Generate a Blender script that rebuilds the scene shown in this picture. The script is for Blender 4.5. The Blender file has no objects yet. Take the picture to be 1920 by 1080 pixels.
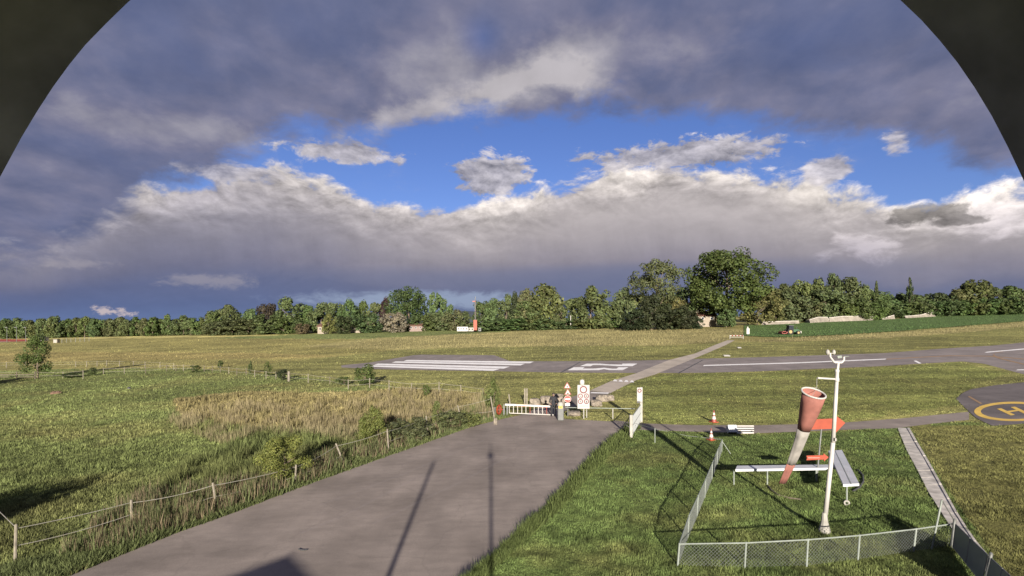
import bpy, bmesh, math, random
import numpy as np
from mathutils import Vector, Matrix, Euler

rng = np.random.default_rng(7)
random.seed(7)
SC = bpy.context.scene
COL = SC.collection

# ------------------------------------------------------------------ camera, sky, sun, exposure
CAM_H = 7.0                # height of the lens above the ground below it
F = 1000.0                 # focal length in pixels of a 1920 px wide picture
CX, CY = 960.0, 597.0      # principal point (level camera, vertical lens shift)
cam_d = bpy.data.cameras.new('camera')
cam = bpy.data.objects.new('camera', cam_d)
COL.objects.link(cam)
cam.location = (0, 0, CAM_H)
cam.rotation_euler = (math.radians(90), 0, 0)
cam_d.sensor_width = 36.0
cam_d.lens = F / 1920.0 * 36.0
cam_d.shift_y = (CY - 540.0) / 1920.0
cam_d.clip_start = 0.01
cam_d.clip_end = 30000.0
SC.camera = cam

EXPOSURE = 1.5
SUN_EL = math.radians(14.4)
SUN_STRENGTH = 4.3
ldir = Vector((-0.04, 1.0, -math.tan(SUN_EL) * math.hypot(0.04, 1.0))).normalized()   # direction the light travels
sun_d = bpy.data.lights.new('sun', 'SUN')
sun = bpy.data.objects.new('sun', sun_d)
COL.objects.link(sun)
sun_d.energy = SUN_STRENGTH
sun_d.angle = math.radians(0.6)
sun_d.color = (1.0, 0.91, 0.79)
sun.rotation_euler = (-ldir).to_track_quat('Z', 'Y').to_euler()
sun.location = (2, -30, 30)

SC.view_settings.view_transform = 'Standard'
SC.view_settings.look = 'None'
SC.view_settings.exposure = EXPOSURE
SC.view_settings.gamma = 1.0
SC.view_settings.use_curve_mapping = False
SC.render.engine = 'CYCLES'
SC.cycles.max_bounces = 5
SC.cycles.diffuse_bounces = 2
SC.cycles.transparent_max_bounces = 6


def lin(c):
    c = c / 255.0
    return c / 12.92 if c <= 0.04045 else ((c + 0.055) / 1.055) ** 2.4


def sky_rgb(r, g, b):
    k = 1.0 / 2 ** EXPOSURE
    return (lin(r) * k, lin(g) * k, lin(b) * k, 1.0)


# ------------------------------------------------------------------ the sky
world = bpy.data.worlds.new('World')
SC.world = world
world.use_nodes = True
NT = world.node_tree
NT.nodes.clear()


def nd(t, **kw):
    n = NT.nodes.new(t)
    for k, v in kw.items():
        setattr(n, k, v)
    return n


def setin(sock, v):
    if isinstance(v, bpy.types.NodeSocket):
        NT.links.new(v, sock)
    else:
        sock.default_value = v


def M(op, *a, clamp=False):
    n = nd('ShaderNodeMath', operation=op, use_clamp=clamp)
    for i, v in enumerate(a):
        setin(n.inputs[i], v)
    return n.outputs[0]


def VM(op, *a):
    n = nd('ShaderNodeVectorMath', operation=op)
    for i, v in enumerate(a):
        setin(n.inputs[i], v)
    return n.outputs[0]


def smooth(x, lo, hi):
    n = nd('ShaderNodeMapRange', interpolation_type='SMOOTHSTEP')
    setin(n.inputs['Value'], x)
    n.inputs['From Min'].default_value = lo
    n.inputs['From Max'].default_value = hi
    return n.outputs[0]


def noise(vec, scale, detail=8, rough=0.58, dist=0.0):
    n = nd('ShaderNodeTexNoise')
    setin(n.inputs['Vector'], vec)
    n.inputs['Scale'].default_value = scale
    n.inputs['Detail'].default_value = detail
    n.inputs['Roughness'].default_value = rough
    n.inputs['Distortion'].default_value = dist
    return n.outputs[0]


def mix(f, a, b):
    n = nd('ShaderNodeMix', data_type='RGBA')
    setin(n.inputs[0], f)
    setin(n.inputs[6], a)
    setin(n.inputs[7], b)
    return n.outputs[2]


def ramp(x, pts):
    n = nd('ShaderNodeValToRGB')
    setin(n.inputs[0], x)
    e = n.color_ramp.elements
    while len(e) < len(pts):
        e.new(0.5)
    for el, (p, c) in zip(e, pts):
        el.position = p
        el.color = sky_rgb(*c)
    return n.outputs[0]


def azel(px, py):
    a = math.atan((px - CX) / F)
    return a, math.atan((CY - py) / F * math.cos(a))


tc = nd('ShaderNodeTexCoord')
D = tc.outputs['Generated']
sep = nd('ShaderNodeSeparateXYZ')
setin(sep.inputs[0], D)
dx, dy, dz = sep.outputs
AZ = M('ARCTAN2', dx, dy)
EL = M('ARCSINE', dz)


def curve(pts):
    """Elevation as a function of azimuth from a list of (x, y) points of the photograph."""
    n = nd('ShaderNodeFloatCurve')
    setin(n.inputs['Value'], M('DIVIDE', M('ADD', AZ, 1.0), 2.0))
    c = n.mapping.curves[0]
    pp = sorted((((a + 1.0) / 2.0), e * 1.6) for a, e in (azel(*p) for p in pts))
    while len(c.points) < len(pp):
        c.points.new(0.5, 0.5)
    for q, p in zip(c.points, pp):
        q.location = p
        q.handle_type = 'AUTO'
    n.mapping.update()
    return M('DIVIDE', n.outputs[0], 1.6)


def blob(px, py, wx, wy, lo=0.0, hi=1.0, warp=None, k=0.5):
    """Soft ellipse in the sky around a direction, edge broken by noise."""
    a, e = azel(px, py)
    a0, e0 = wx / F * math.cos(a) ** 2, wy / F * math.cos(a)
    u = M('DIVIDE', M('SUBTRACT', AZ, a), a0)
    v = M('DIVIDE', M('SUBTRACT', EL, e), e0)
    r = M('SUBTRACT', 1.0, M('SQRT', M('ADD', M('MULTIPLY', u, u), M('MULTIPLY', v, v))))
    if warp is not None:
        r = M('ADD', r, M('MULTIPLY', M('SUBTRACT', warp, 0.5), k))
    return smooth(r, lo, hi)


sky = nd('ShaderNodeTexSky', sky_type='NISHITA')
sky.sun_disc = False
sky.sun_elevation = SUN_EL
sky.sun_rotation = math.atan2(-ldir.x, -ldir.y)
sky.altitude = 450
sky.air_density = 1.0
sky.dust_density = 0.4
sky.ozone_density = 2.0
blue = VM('MULTIPLY', sky.outputs[0], (0.024, 0.0265, 0.043))

ds = VM('MULTIPLY', D, (1.0, 1.0, 1.9))
warpv = nd('ShaderNodeTexNoise')
setin(warpv.inputs['Vector'], ds)
warpv.inputs['Scale'].default_value = 5.0
warpv.inputs['Detail'].default_value = 4
dw = VM('ADD', ds, VM('MULTIPLY', VM('SUBTRACT', warpv.outputs['Color'], (0.5, 0.5, 0.5)), (0.10, 0.10, 0.10)))
nA = noise(dw, 7.0, 9, 0.60)
nB = noise(VM('ADD', dw, (0.0, 0.0, 0.045)), 7.0, 9, 0.60)
nP = noise(dw, 21.0, 7, 0.62)
nF = noise(dw, 58.0, 6, 0.62)
nPF = M('ADD', M('MULTIPLY', nP, 0.6), M('MULTIPLY', nF, 0.4))
nQ = noise(VM('ADD', dw, (0.004, 0.0, 0.014)), 21.0, 7, 0.62)
relief = M('ADD', M('MULTIPLY', M('SUBTRACT', nA, nB), 1.0), M('MULTIPLY', M('SUBTRACT', nP, nQ), 0.75))
# upper deck seen in perspective: coordinates on a flat layer overhead
qd = VM('DIVIDE', D, M('MAXIMUM', M('ADD', dz, 0.30), 0.05))
qv = nd('ShaderNodeCombineXYZ')
sq = nd('ShaderNodeSeparateXYZ')
setin(sq.inputs[0], qd if qd.type == 'VECTOR' else qd)
setin(qv.inputs[0], sq.outputs[0])
setin(qv.inputs[1], M('MULTIPLY', sq.outputs[1], 0.9))
nL = noise(qv.outputs[0], 1.7, 8, 0.5, 0.2)
nM = noise(qv.outputs[0], 5.2, 8, 0.56, 0.15)
nN = noise(VM('ADD', qv.outputs[0], (0.0, 0.07, 0.0)), 5.2, 8, 0.56, 0.15)

# --- far cumulus bank with rain shafts below it
f_top = curve([(-700, 430), (-200, 440), (60, 440), (150, 385), (260, 352), (400, 325), (480, 312), (600, 330), (690, 362), (800, 372),
               (900, 374), (1000, 352), (1090, 330), (1180, 306), (1300, 306), (1420, 322), (1500, 342), (1620, 362), (1700, 378),
               (1790, 362), (1850, 345), (1960, 350), (2300, 380)])
edge = M('SUBTRACT', M('ADD', f_top, M('ADD', M('MULTIPLY', M('SUBTRACT', nA, 0.5), 0.13), M('MULTIPLY', M('SUBTRACT', nP, 0.5), 0.07))), EL)
m_cum = smooth(edge, -0.004, 0.022)
h = M('DIVIDE', EL, M('MAXIMUM', f_top, 0.05))
calm = blob(1250, 425, 420, 80, 0.0, 0.7)
h = M('ADD', h, M('MULTIPLY', calm, 0.05))
h = M('ADD', h, M('MULTIPLY', M('MULTIPLY', M('SUBTRACT', nA, 0.5), M('SUBTRACT', 1.0, M('MULTIPLY', calm, 0.7))), M('ADD', 0.20, M('MULTIPLY', smooth(h, 0.45, 0.9), 0.32))))
c_cum = ramp(h, [(0.0, (114, 130, 164)), (0.10, (104, 115, 148)), (0.26, (112, 117, 145)), (0.40, (144, 139, 152)), (0.62, (170, 163, 167)),
                 (0.84, (196, 188, 187)), (1.0, (232, 223, 216))])
side = smooth(AZ, -0.70, 0.02)
c_cum = mix(M('MULTIPLY', M('SUBTRACT', 1.0, side), 0.62), c_cum, ramp(h, [(0.0, (88, 108, 158)), (0.35, (92, 101, 136)), (0.7, (112, 114, 139)), (1.0, (178, 172, 178))]))
# rain shafts: vertical streaks
st = nd('ShaderNodeCombineXYZ')
setin(st.inputs[0], M('MULTIPLY', M('ADD', AZ, M('MULTIPLY', EL, 0.12)), 9.0))
setin(st.inputs[1], M('MULTIPLY', EL, 2.2))
streak = noise(st.outputs[0], 2.2, 6, 0.6)
shaft = M('MULTIPLY', smooth(h, 0.20, 0.42), M('SUBTRACT', 1.0, smooth(h, 0.55, 0.8)))
relief = M('MULTIPLY', relief, M('SUBTRACT', 1.0, M('MULTIPLY', calm, 0.65)))
lum = M('ADD', 1.0, M('MULTIPLY', relief, M('ADD', 0.22, M('MULTIPLY', smooth(h, 0.5, 0.95), 1.9))))
lum = M('ADD', lum, M('MULTIPLY', M('MULTIPLY', M('SUBTRACT', streak, 0.5), 0.38), shaft))
# brighter towers at the right, a dark flat cloud before them, dark shoulder at the left
tw = blob(1870, 395, 120, 60, 0.0, 0.7, nP, 1.4)
tw2 = blob(1620, 462, 110, 44, 0.1, 0.9, nP, 2.6)
lum = M('ADD', lum, M('ADD', M('MULTIPLY', tw, 0.7), M('MULTIPLY', tw2, 0.6)))
dk = M('MAXIMUM', blob(1740, 398, 105, 26, 0.05, 0.5, nPF, 2.4), blob(1800, 412, 80, 14, 0.05, 0.5, nPF, 2.0))
lum = M('MULTIPLY', M('MAXIMUM', lum, 0.35), M('SUBTRACT', 1.0, M('MULTIPLY', dk, 0.62)))
c_cum = VM('MULTIPLY', c_cum, lum)
# low dark base band and the pale strip under it
base = blob(1150, 520, 820, 34, 0.0, 0.8, nA, 0.9)
c_cum = mix(M('MULTIPLY', base, 0.62), c_cum, sky_rgb(113, 120, 150))
strip = blob(800, 563, 300, 24, 0.0, 0.7, nPF, 1.8)
c_cum = mix(M('MULTIPLY', strip, 0.85), c_cum, sky_rgb(152, 166, 192))
puff_l = blob(212, 584, 52, 13, 0.15, 0.8, nF, 3.6)
c_cum = mix(M('MULTIPLY', puff_l, 0.85), c_cum, sky_rgb(205, 190, 190))
lit_l = M('ADD', blob(400, 525, 130, 20, 0.1, 0.9, nPF, 3.0), blob(110, 492, 130, 16, 0.1, 0.9, nPF, 3.0), clamp=True)
c_cum = mix(M('MULTIPLY', lit_l, 0.5), c_cum, sky_rgb(168, 162, 170))

# --- separate puffs in the blue gap
pf = M('MAXIMUM', blob(925, 328, 84, 48, 0.08, 0.4, nPF, 2.2), blob(1285, 290, 235, 34, 0.10, 0.45, nPF, 2.6))
pf = M('MAXIMUM', pf, blob(640, 286, 160, 26, 0.12, 0.6, nPF, 3.0))
pf = M('MAXIMUM', pf, blob(1545, 318, 60, 34, 0.12, 0.5, nP, 1.8))
pf = M('MAXIMUM', pf, blob(1680, 262, 46, 34, 0.2, 0.7, nPF, 2.6))
pf = M('MAXIMUM', pf, blob(420, 322, 150, 24, 0.12, 0.6, nP, 1.9))
c_pf = VM('MULTIPLY', ramp(M('ADD', nA, 0.0), [(0.3, (150, 147, 160)), (0.62, (200, 194, 198))]), M('ADD', 1.0, M('MULTIPLY', relief, 2.2)))

wisp = M('MULTIPLY', smooth(nL, 0.50, 0.72), smooth(nP, 0.42, 0.75))
blue = mix(M('MULTIPLY', wisp, 0.55), blue, sky_rgb(178, 178, 196))

# --- dark stratocumulus deck above
f_deck = curve([(-700, 540), (-200, 530), (0, 520), (120, 490), (220, 425), (330, 345), (430, 303), (540, 284), (690, 270), (800, 254), (950, 240), (1120, 228),
                (1250, 226), (1450, 244), (1600, 262), (1700, 272), (1800, 300), (1920, 345), (2300, 380)])
edged = M('SUBTRACT', EL, M('ADD', f_deck, M('ADD', M('MULTIPLY', M('SUBTRACT', nA, 0.5), 0.15), M('MULTIPLY', M('SUBTRACT', nP, 0.5), 0.055))))
m_deck = smooth(edged, -0.012, 0.045)
dl = M('ADD', M('MULTIPLY', M('SUBTRACT', nL, 0.5), 0.70), M('ADD', M('MULTIPLY', M('SUBTRACT', nM, 0.5), 0.42), 0.545))
ridge = blob(900, 150, 330, 95, 0.0, 0.9, nM, 1.0)
ridge2 = blob(1130, 110, 300, 80, 0.0, 0.9, nM, 1.3)
ridge3 = blob(300, 240, 420, 50, 0.0, 0.9, nM, 1.3)
f_rdg = curve([(-200, 330), (200, 320), (420, 315), (560, 292), (640, 278), (720, 238), (820, 200), (920, 182), (1000, 140), (1100, 150), (1250, 190), (1400, 200), (1700, 250), (2000, 300)])
rb = M('ABSOLUTE', M('SUBTRACT', M('ADD', EL, M('MULTIPLY', M('SUBTRACT', nA, 0.5), 0.10)), f_rdg))
rb = M('MULTIPLY', M('SUBTRACT', 1.0, smooth(M('ADD', rb, M('MULTIPLY', M('SUBTRACT', nP, 0.5), 0.06)), 0.0, 0.05)), M('MULTIPLY', smooth(AZ, -0.42, -0.25), M('SUBTRACT', 1.0, smooth(AZ, 0.05, 0.35))))
dl = M('ADD', dl, M('MULTIPLY', rb, 0.24))
dl = M('ADD', dl, M('MULTIPLY', M('ADD', ridge, M('ADD', ridge2, M('MULTIPLY', ridge3, 0.8))), 0.15))
c_deck = ramp(dl, [(0.34, (88, 101, 141)), (0.49, (104, 111, 143)), (0.60, (123, 124, 149)), (0.72, (151, 149, 163)), (0.90, (188, 183, 188))])
c_deck = VM('MULTIPLY', c_deck, M('ADD', 1.0, M('MULTIPLY', M('SUBTRACT', nM, nN), 0.45)))
m_deck = M('MULTIPLY', m_deck, M('SUBTRACT', 1.0, M('MULTIPLY', blob(905, 70, 60, 55, 0.0, 1.0, nM, 1.0), 0.35)))

cc = mix(m_cum, blue, c_cum)
cc = mix(M('MULTIPLY', pf, 0.92), cc, c_pf)
cc = mix(m_deck, cc, c_deck)
bg = nd('ShaderNodeBackground')
setin(bg.inputs[0], cc)
bg.inputs[1].default_value = 1.0
wo = nd('ShaderNodeOutputWorld')
NT.links.new(bg.outputs[0], wo.inputs[0])


# ------------------------------------------------------------------ terrain function and pixel -> ground
def rise(y):
    t = np.clip(np.asarray(y, float) - 110.0, 0, 330.0)
    return 0.013 * np.where(t < 40.0, t * t / 80.0, t - 20.0)


def G(x, y):
    return 0.026 * np.clip(x, -400, 400) + rise(y) - 0.014 * np.clip(np.asarray(y, float) - 440.0, 0, 1e5)


def Pn(px, py):
    """Numpy: pixels of the photograph -> points on the terrain."""
    px = np.asarray(px, float); py = np.asarray(py, float)
    u = (px - CX) / F; v = (CY - py) / F
    lo = np.full(u.shape, 0.5); hi = np.full(u.shape, 430.0)
    for _ in range(46):
        mid = 0.5 * (lo + hi)
        above = CAM_H + v * mid > G(u * mid, mid)
        lo = np.where(above, mid, lo); hi = np.where(above, hi, mid)
    return np.stack([u * lo, lo, G(u * lo, lo)], -1)


def P(px, py, dz=0.0):
    p = Pn(np.array([px]), np.array([py]))[0]
    return Vector((p[0], p[1], p[2] + dz))


def At(px, py, depth):
    return Vector(((px - CX) / F * depth, depth, CAM_H + (CY - py) / F * depth))


def gz(x, y):
    return float(G(x, y))


# ------------------------------------------------------------------ mesh helpers
ORG = {}


class MB:
    def __init__(self):
        self.v = []; self.f = []; self.m = []

    def add(self, vs, fs, mi=0):
        b = len(self.v)
        self.v += [tuple(p) for p in vs]
        self.f += [tuple(i + b for i in q) for q in fs]
        self.m += [mi] * len(fs)
        return self

    def box(self, c, s, rot=None, mi=0):
        c = Vector(c)
        R = rot.to_matrix() if isinstance(rot, Euler) else (rot or Matrix.Identity(3))
        vs = [c + R @ Vector((sx * s[0] / 2, sy * s[1] / 2, sz * s[2] / 2)) for sz in (-1, 1) for sy in (-1, 1) for sx in (-1, 1)]
        return self.add(vs, [(0, 2, 3, 1), (4, 5, 7, 6), (0, 1, 5, 4), (2, 6, 7, 3), (0, 4, 6, 2), (1, 3, 7, 5)], mi)

    def tube(self, p0, p1, r0, r1=None, n=8, cap=True, mi=0):
        p0 = Vector(p0); p1 = Vector(p1)
        r1 = r0 if r1 is None else r1
        d = (p1 - p0).normalized()
        a = d.orthogonal().normalized(); b = d.cross(a)
        vs = []
        for p, r in ((p0, r0), (p1, r1)):
            for i in range(n):
                t = 2 * math.pi * i / n
                vs.append(p + (a * math.cos(t) + b * math.sin(t)) * r)
        fs = [(i, (i + 1) % n, n + (i + 1) % n, n + i) for i in range(n)]
        if cap:
            fs += [tuple(range(n))[::-1], tuple(range(n, 2 * n))]
        return self.add(vs, fs, mi)

    def path(self, pts, r, n=6, mi=0):
        for a, b in zip(pts[:-1], pts[1:]):
            self.tube(a, b, r, r, n, True, mi)
        return self

    def disc(self, c, nrm, r, thick=0.01, n=24, mi=0):
        c = Vector(c); nrm = Vector(nrm).normalized()
        return self.tube(c - nrm * thick / 2, c + nrm * thick / 2, r, r, n, True, mi)

    def ring(self, c, nrm, r0, r1, thick=0.01, n=28, mi=0):
        c = Vector(c); nrm = Vector(nrm).normalized()
        a = nrm.orthogonal().normalized(); b = nrm.cross(a)
        vs = []
        for z in (-thick / 2, thick / 2):
            for r in (r0, r1):
                for i in range(n):
                    t = 2 * math.pi * i / n
                    vs.append(c + nrm * z + (a * math.cos(t) + b * math.sin(t)) * r)
        fs = []
        for i in range(n):
            j = (i + 1) % n
            fs += [(i, n + i, n + j, j), (2 * n + i, 2 * n + j, 3 * n + j, 3 * n + i), (n + i, 3 * n + i, 3 * n + j, n + j), (i, j, 2 * n + j, 2 * n + i)]
        return self.add(vs, fs, mi)

    def prism(self, poly, ext, mi=0):
        """Closed planar outline pushed along a vector."""
        ext = Vector(ext)
        n = len(poly)
        vs = [Vector(p) for p in poly] + [Vector(p) + ext for p in poly]
        fs = [tuple(range(n))[::-1], tuple(range(n, 2 * n))] + [(i, (i + 1) % n, n + (i + 1) % n, n + i) for i in range(n)]
        return self.add(vs, fs, mi)

    def lathe(self, prof, org, axis=(0, 0, 1), n=16, mi=0):
        org = Vector(org); d = Vector(axis).normalized()
        a = d.orthogonal().normalized(); b = d.cross(a)
        vs = []
        for r, z in prof:
            for i in range(n):
                t = 2 * math.pi * i / n
                vs.append(org + d * z + (a * math.cos(t) + b * math.sin(t)) * r)
        fs = []
        for k in range(len(prof) - 1):
            for i in range(n):
                j = (i + 1) % n
                fs.append((k * n + i, k * n + j, (k + 1) * n + j, (k + 1) * n + i))
        fs += [tuple(range(n))[::-1], tuple(range((len(prof) - 1) * n, len(prof) * n))]
        return self.add(vs, fs, mi)

    def build(self, name, mats, parent=None, smooth=False, loc=None):
        if not isinstance(mats, (list, tuple)):
            mats = [mats]
        o_ = ORG[parent.name] if parent is not None else (Vector(loc) if loc is not None else Vector((0, 0, 0)))
        me = bpy.data.meshes.new(name)
        me.from_pydata([(p[0] - o_.x, p[1] - o_.y, p[2] - o_.z) for p in self.v], [], self.f)
        for m in mats:
            me.materials.append(m)
        if len(mats) > 1:
            me.polygons.foreach_set('material_index', self.m)
        if smooth:
            me.polygons.foreach_set('use_smooth', [True] * len(me.polygons))
        me.update()
        ob = bpy.data.objects.new(name, me)
        COL.objects.link(ob)
        if parent is not None:
            ob.parent = parent
        else:
            ob.location = o_
        ORG[ob.name] = o_
        return ob


def tag(o, label, cat, group=None):
    o['label'] = label; o['category'] = cat
    if group:
        o['group'] = group
    return o


def thing(name, label, cat, loc, group=None):
    o = bpy.data.objects.new(name, None)
    COL.objects.link(o)
    o.empty_display_size = 0.2
    o.location = loc
    ORG[o.name] = Vector(loc)
    return tag(o, label, cat, group)


def np_mesh(name, verts, faces, mat, colors=None, loc=(0, 0, 0), smooth=False):
    """Fast mesh from arrays; faces (n,3) or (n,4); colours per vertex."""
    me = bpy.data.meshes.new(name)
    k = faces.shape[1]
    me.vertices.add(len(verts)); me.vertices.foreach_set('co', np.asarray(verts, np.float32).ravel())
    me.loops.add(faces.size); me.loops.foreach_set('vertex_index', np.asarray(faces, np.int32).ravel())
    me.polygons.add(len(faces))
    me.polygons.foreach_set('loop_start', np.arange(0, faces.size, k, dtype=np.int32))
    me.polygons.foreach_set('loop_total', np.full(len(faces), k, np.int32))
    if smooth:
        me.polygons.foreach_set('use_smooth', np.ones(len(faces), bool))
    if colors is not None:
        at = me.color_attributes.new('col', 'FLOAT_COLOR', 'POINT')
        c4 = np.ones((len(verts), 4), np.float32); c4[:, :3] = colors
        at.data.foreach_set('color', c4.ravel())
    me.materials.append(mat)
    me.update()
    return me


# ------------------------------------------------------------------ materials
def newmat(name):
    m = bpy.data.materials.new(name)
    m.use_nodes = True
    nt = m.node_tree
    return m, nt, nt.nodes['Principled BSDF']


def paint(name, col, rough=0.55, var=0.12, scale=6.0, bump=0.0, metal=0.0, dirt=None, spec=0.4):
    """Painted or plain surface with uneven tone."""
    m, nt, b = newmat(name)
    b.inputs['Roughness'].default_value = rough
    b.inputs['Metallic'].default_value = metal
    b.inputs['Specular IOR Level'].default_value = spec
    t = nt.nodes.new('ShaderNodeTexCoord')
    n = nt.nodes.new('ShaderNodeTexNoise')
    n.inputs['Scale'].default_value = scale
    n.inputs['Detail'].default_value = 6
    nt.links.new(t.outputs['Object'], n.inputs['Vector'])
    r = nt.nodes.new('ShaderNodeValToRGB')
    r.color_ramp.elements[0].position = 0.3
    r.color_ramp.elements[1].position = 0.7
    d = dirt if dirt else tuple(c * (1 - 2 * var) for c in col)
    r.color_ramp.elements[0].color = (*d, 1)
    r.color_ramp.elements[1].color = (*[min(1, c * (1 + var * 0.5)) for c in col], 1)
    nt.links.new(n.outputs[0], r.inputs[0])
    nt.links.new(r.outputs[0], b.inputs['Base Color'])
    if bump:
        bp = nt.nodes.new('ShaderNodeBump')
        bp.inputs['Strength'].default_value = bump
        bp.inputs['Distance'].default_value = 0.03
        nt.links.new(n.outputs[0], bp.inputs['Height'])
        nt.links.new(bp.outputs[0], b.inputs['Normal'])
    return m


def asphalt(name, c0, c1, worn=0.5, cracks=0.35):
    m, nt, b = newmat(name)
    b.inputs['Roughness'].default_value = 0.9
    b.inputs['Specular IOR Level'].default_value = 0.25
    g = nt.nodes.new('ShaderNodeNewGeometry')
    def nz(s, det, sx=1, sy=1):
        mp = nt.nodes.new('ShaderNodeVectorMath'); mp.operation = 'MULTIPLY'
        mp.inputs[1].default_value = (sx, sy, 1)
        nt.links.new(g.outputs['Position'], mp.inputs[0])
        n = nt.nodes.new('ShaderNodeTexNoise'); n.inputs['Scale'].default_value = s; n.inputs['Detail'].default_value = det
        nt.links.new(mp.outputs[0], n.inputs['Vector'])
        return n.outputs[0]
    def mx(f, a, bb, bt='MIX'):
        n = nt.nodes.new('ShaderNodeMix'); n.data_type = 'RGBA'; n.blend_type = bt
        for s, v in ((0, f), (6, a), (7, bb)):
            if isinstance(v, bpy.types.NodeSocket): nt.links.new(v, n.inputs[s])
            else: n.inputs[s].default_value = v
        return n.outputs[2]
    big = nz(0.35, 6); grain = nz(38.0, 3); streak = nz(0.9, 5, 1.0, 0.18)
    r = nt.nodes.new('ShaderNodeValToRGB')
    r.color_ramp.elements[0].position = 0.32; r.color_ramp.elements[1].position = 0.68
    r.color_ramp.elements[0].color = (*c0, 1); r.color_ramp.elements[1].color = (*c1, 1)
    nt.links.new(big, r.inputs[0])
    c = mx(worn, r.outputs[0], mx(streak, (0.55, 0.55, 0.55, 1), (1.35, 1.33, 1.3, 1)), 'MULTIPLY')
    c = mx(0.7, c, mx(grain, (0.5, 0.5, 0.5, 1), (1.45, 1.45, 1.45, 1)), 'MULTIPLY')
    mot = nz(2.6, 6, 0.55, 1.3)
    c = mx(0.55, c, mx(mot, (0.55, 0.55, 0.56, 1), (1.45, 1.44, 1.42, 1)), 'MULTIPLY')
    vo = nt.nodes.new('ShaderNodeTexVoronoi'); vo.feature = 'DISTANCE_TO_EDGE'; vo.inputs['Scale'].default_value = 0.22
    wv = nt.nodes.new('ShaderNodeTexNoise'); wv.inputs['Scale'].default_value = 0.8; wv.inputs['Detail'].default_value = 5
    nt.links.new(g.outputs['Position'], wv.inputs['Vector'])
    ad = nt.nodes.new('ShaderNodeVectorMath'); ad.operation = 'ADD'
    sc = nt.nodes.new('ShaderNodeVectorMath'); sc.operation = 'SCALE'; sc.inputs['Scale'].default_value = 1.6
    nt.links.new(wv.outputs['Color'], sc.inputs[0]); nt.links.new(sc.outputs[0], ad.inputs[0]); nt.links.new(g.outputs['Position'], ad.inputs[1])
    nt.links.new(ad.outputs[0], vo.inputs['Vector'])
    cr = nt.nodes.new('ShaderNodeMapRange'); cr.inputs['From Max'].default_value = 0.012; cr.inputs['To Min'].default_value = 1.0; cr.inputs['To Max'].default_value = 0.0
    nt.links.new(vo.outputs['Distance'], cr.inputs['Value'])
    ck = nt.nodes.new('ShaderNodeMath'); ck.operation = 'MULTIPLY'; ck.inputs[1].default_value = cracks
    nt.links.new(cr.outputs[0], ck.inputs[0])
    c = mx(ck.outputs[0], c, (c0[0] * 0.45, c0[1] * 0.45, c0[2] * 0.45, 1))
    nt.links.new(c, b.inputs['Base Color'])
    bp = nt.nodes.new('ShaderNodeBump'); bp.inputs['Strength'].default_value = 0.35; bp.inputs['Distance'].default_value = 0.01
    nt.links.new(grain, bp.inputs['Height']); nt.links.new(bp.outputs[0], b.inputs['Normal'])
    return m


def vcol_mat(name, rough=0.8, transl=0.0, objcol=False, nscale=0.0, bump=0.0):
    """Colour from the mesh attribute 'col' (optionally times the object's colour), with noise."""
    m, nt, b = newmat(name)
    b.inputs['Roughness'].default_value = rough
    b.inputs['Specular IOR Level'].default_value = 0.15
    a = nt.nodes.new('ShaderNodeAttribute'); a.attribute_name = 'col'
    c = a.outputs['Color']
    def mul(x, y, f=1.0):
        n = nt.nodes.new('ShaderNodeMix'); n.data_type = 'RGBA'; n.blend_type = 'MULTIPLY'; n.inputs[0].default_value = f
        nt.links.new(x, n.inputs[6]); nt.links.new(y, n.inputs[7]); return n.outputs[2]
    if objcol:
        oi = nt.nodes.new('ShaderNodeObjectInfo')
        c = mul(c, oi.outputs['Color'])
    if nscale:
        g = nt.nodes.new('ShaderNodeNewGeometry')
        hs = []
        for s, lo, hi in ((nscale, 0.55, 1.45), (nscale * 9, 0.45, 1.6), (nscale * 0.12, 0.75, 1.28)):
            n = nt.nodes.new('ShaderNodeTexNoise'); n.inputs['Scale'].default_value = s; n.inputs['Detail'].default_value = 6; n.inputs['Roughness'].default_value = 0.65
            nt.links.new(g.outputs['Position'], n.inputs['Vector'])
            r = nt.nodes.new('ShaderNodeValToRGB'); r.color_ramp.elements[0].position = 0.3; r.color_ramp.elements[1].position = 0.7
            r.color_ramp.elements[0].color = (lo, lo * 1.02, lo, 1); r.color_ramp.elements[1].color = (hi, hi * 0.97, hi * 0.92, 1)
            nt.links.new(n.outputs[0], r.inputs[0])
            c = mul(c, r.outputs[0]); hs.append(n.outputs[0])
        if bump:
            bp = nt.nodes.new('ShaderNodeBump'); bp.inputs['Strength'].default_value = bump; bp.inputs['Distance'].default_value = 0.25
            nt.links.new(hs[0], bp.inputs['Height'])
            b2 = nt.nodes.new('ShaderNodeBump'); b2.inputs['Strength'].default_value = bump; b2.inputs['Distance'].default_value = 0.06
            nt.links.new(hs[1], b2.inputs['Height']); nt.links.new(bp.outputs[0], b2.inputs['Normal'])
            nt.links.new(b2.outputs[0], b.inputs['Normal'])
    nt.links.new(c, b.inputs['Base Color'])
    if transl:
        tr = nt.nodes.new('ShaderNodeBsdfTranslucent'); nt.links.new(c, tr.inputs[0])
        mxs = nt.nodes.new('ShaderNodeMixShader'); mxs.inputs[0].default_value = transl
        nt.links.new(b.outputs[0], mxs.inputs[1]); nt.links.new(tr.outputs[0], mxs.inputs[2])
        nt.links.new(mxs.outputs[0], nt.nodes['Material Output'].inputs[0])
    return m


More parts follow.
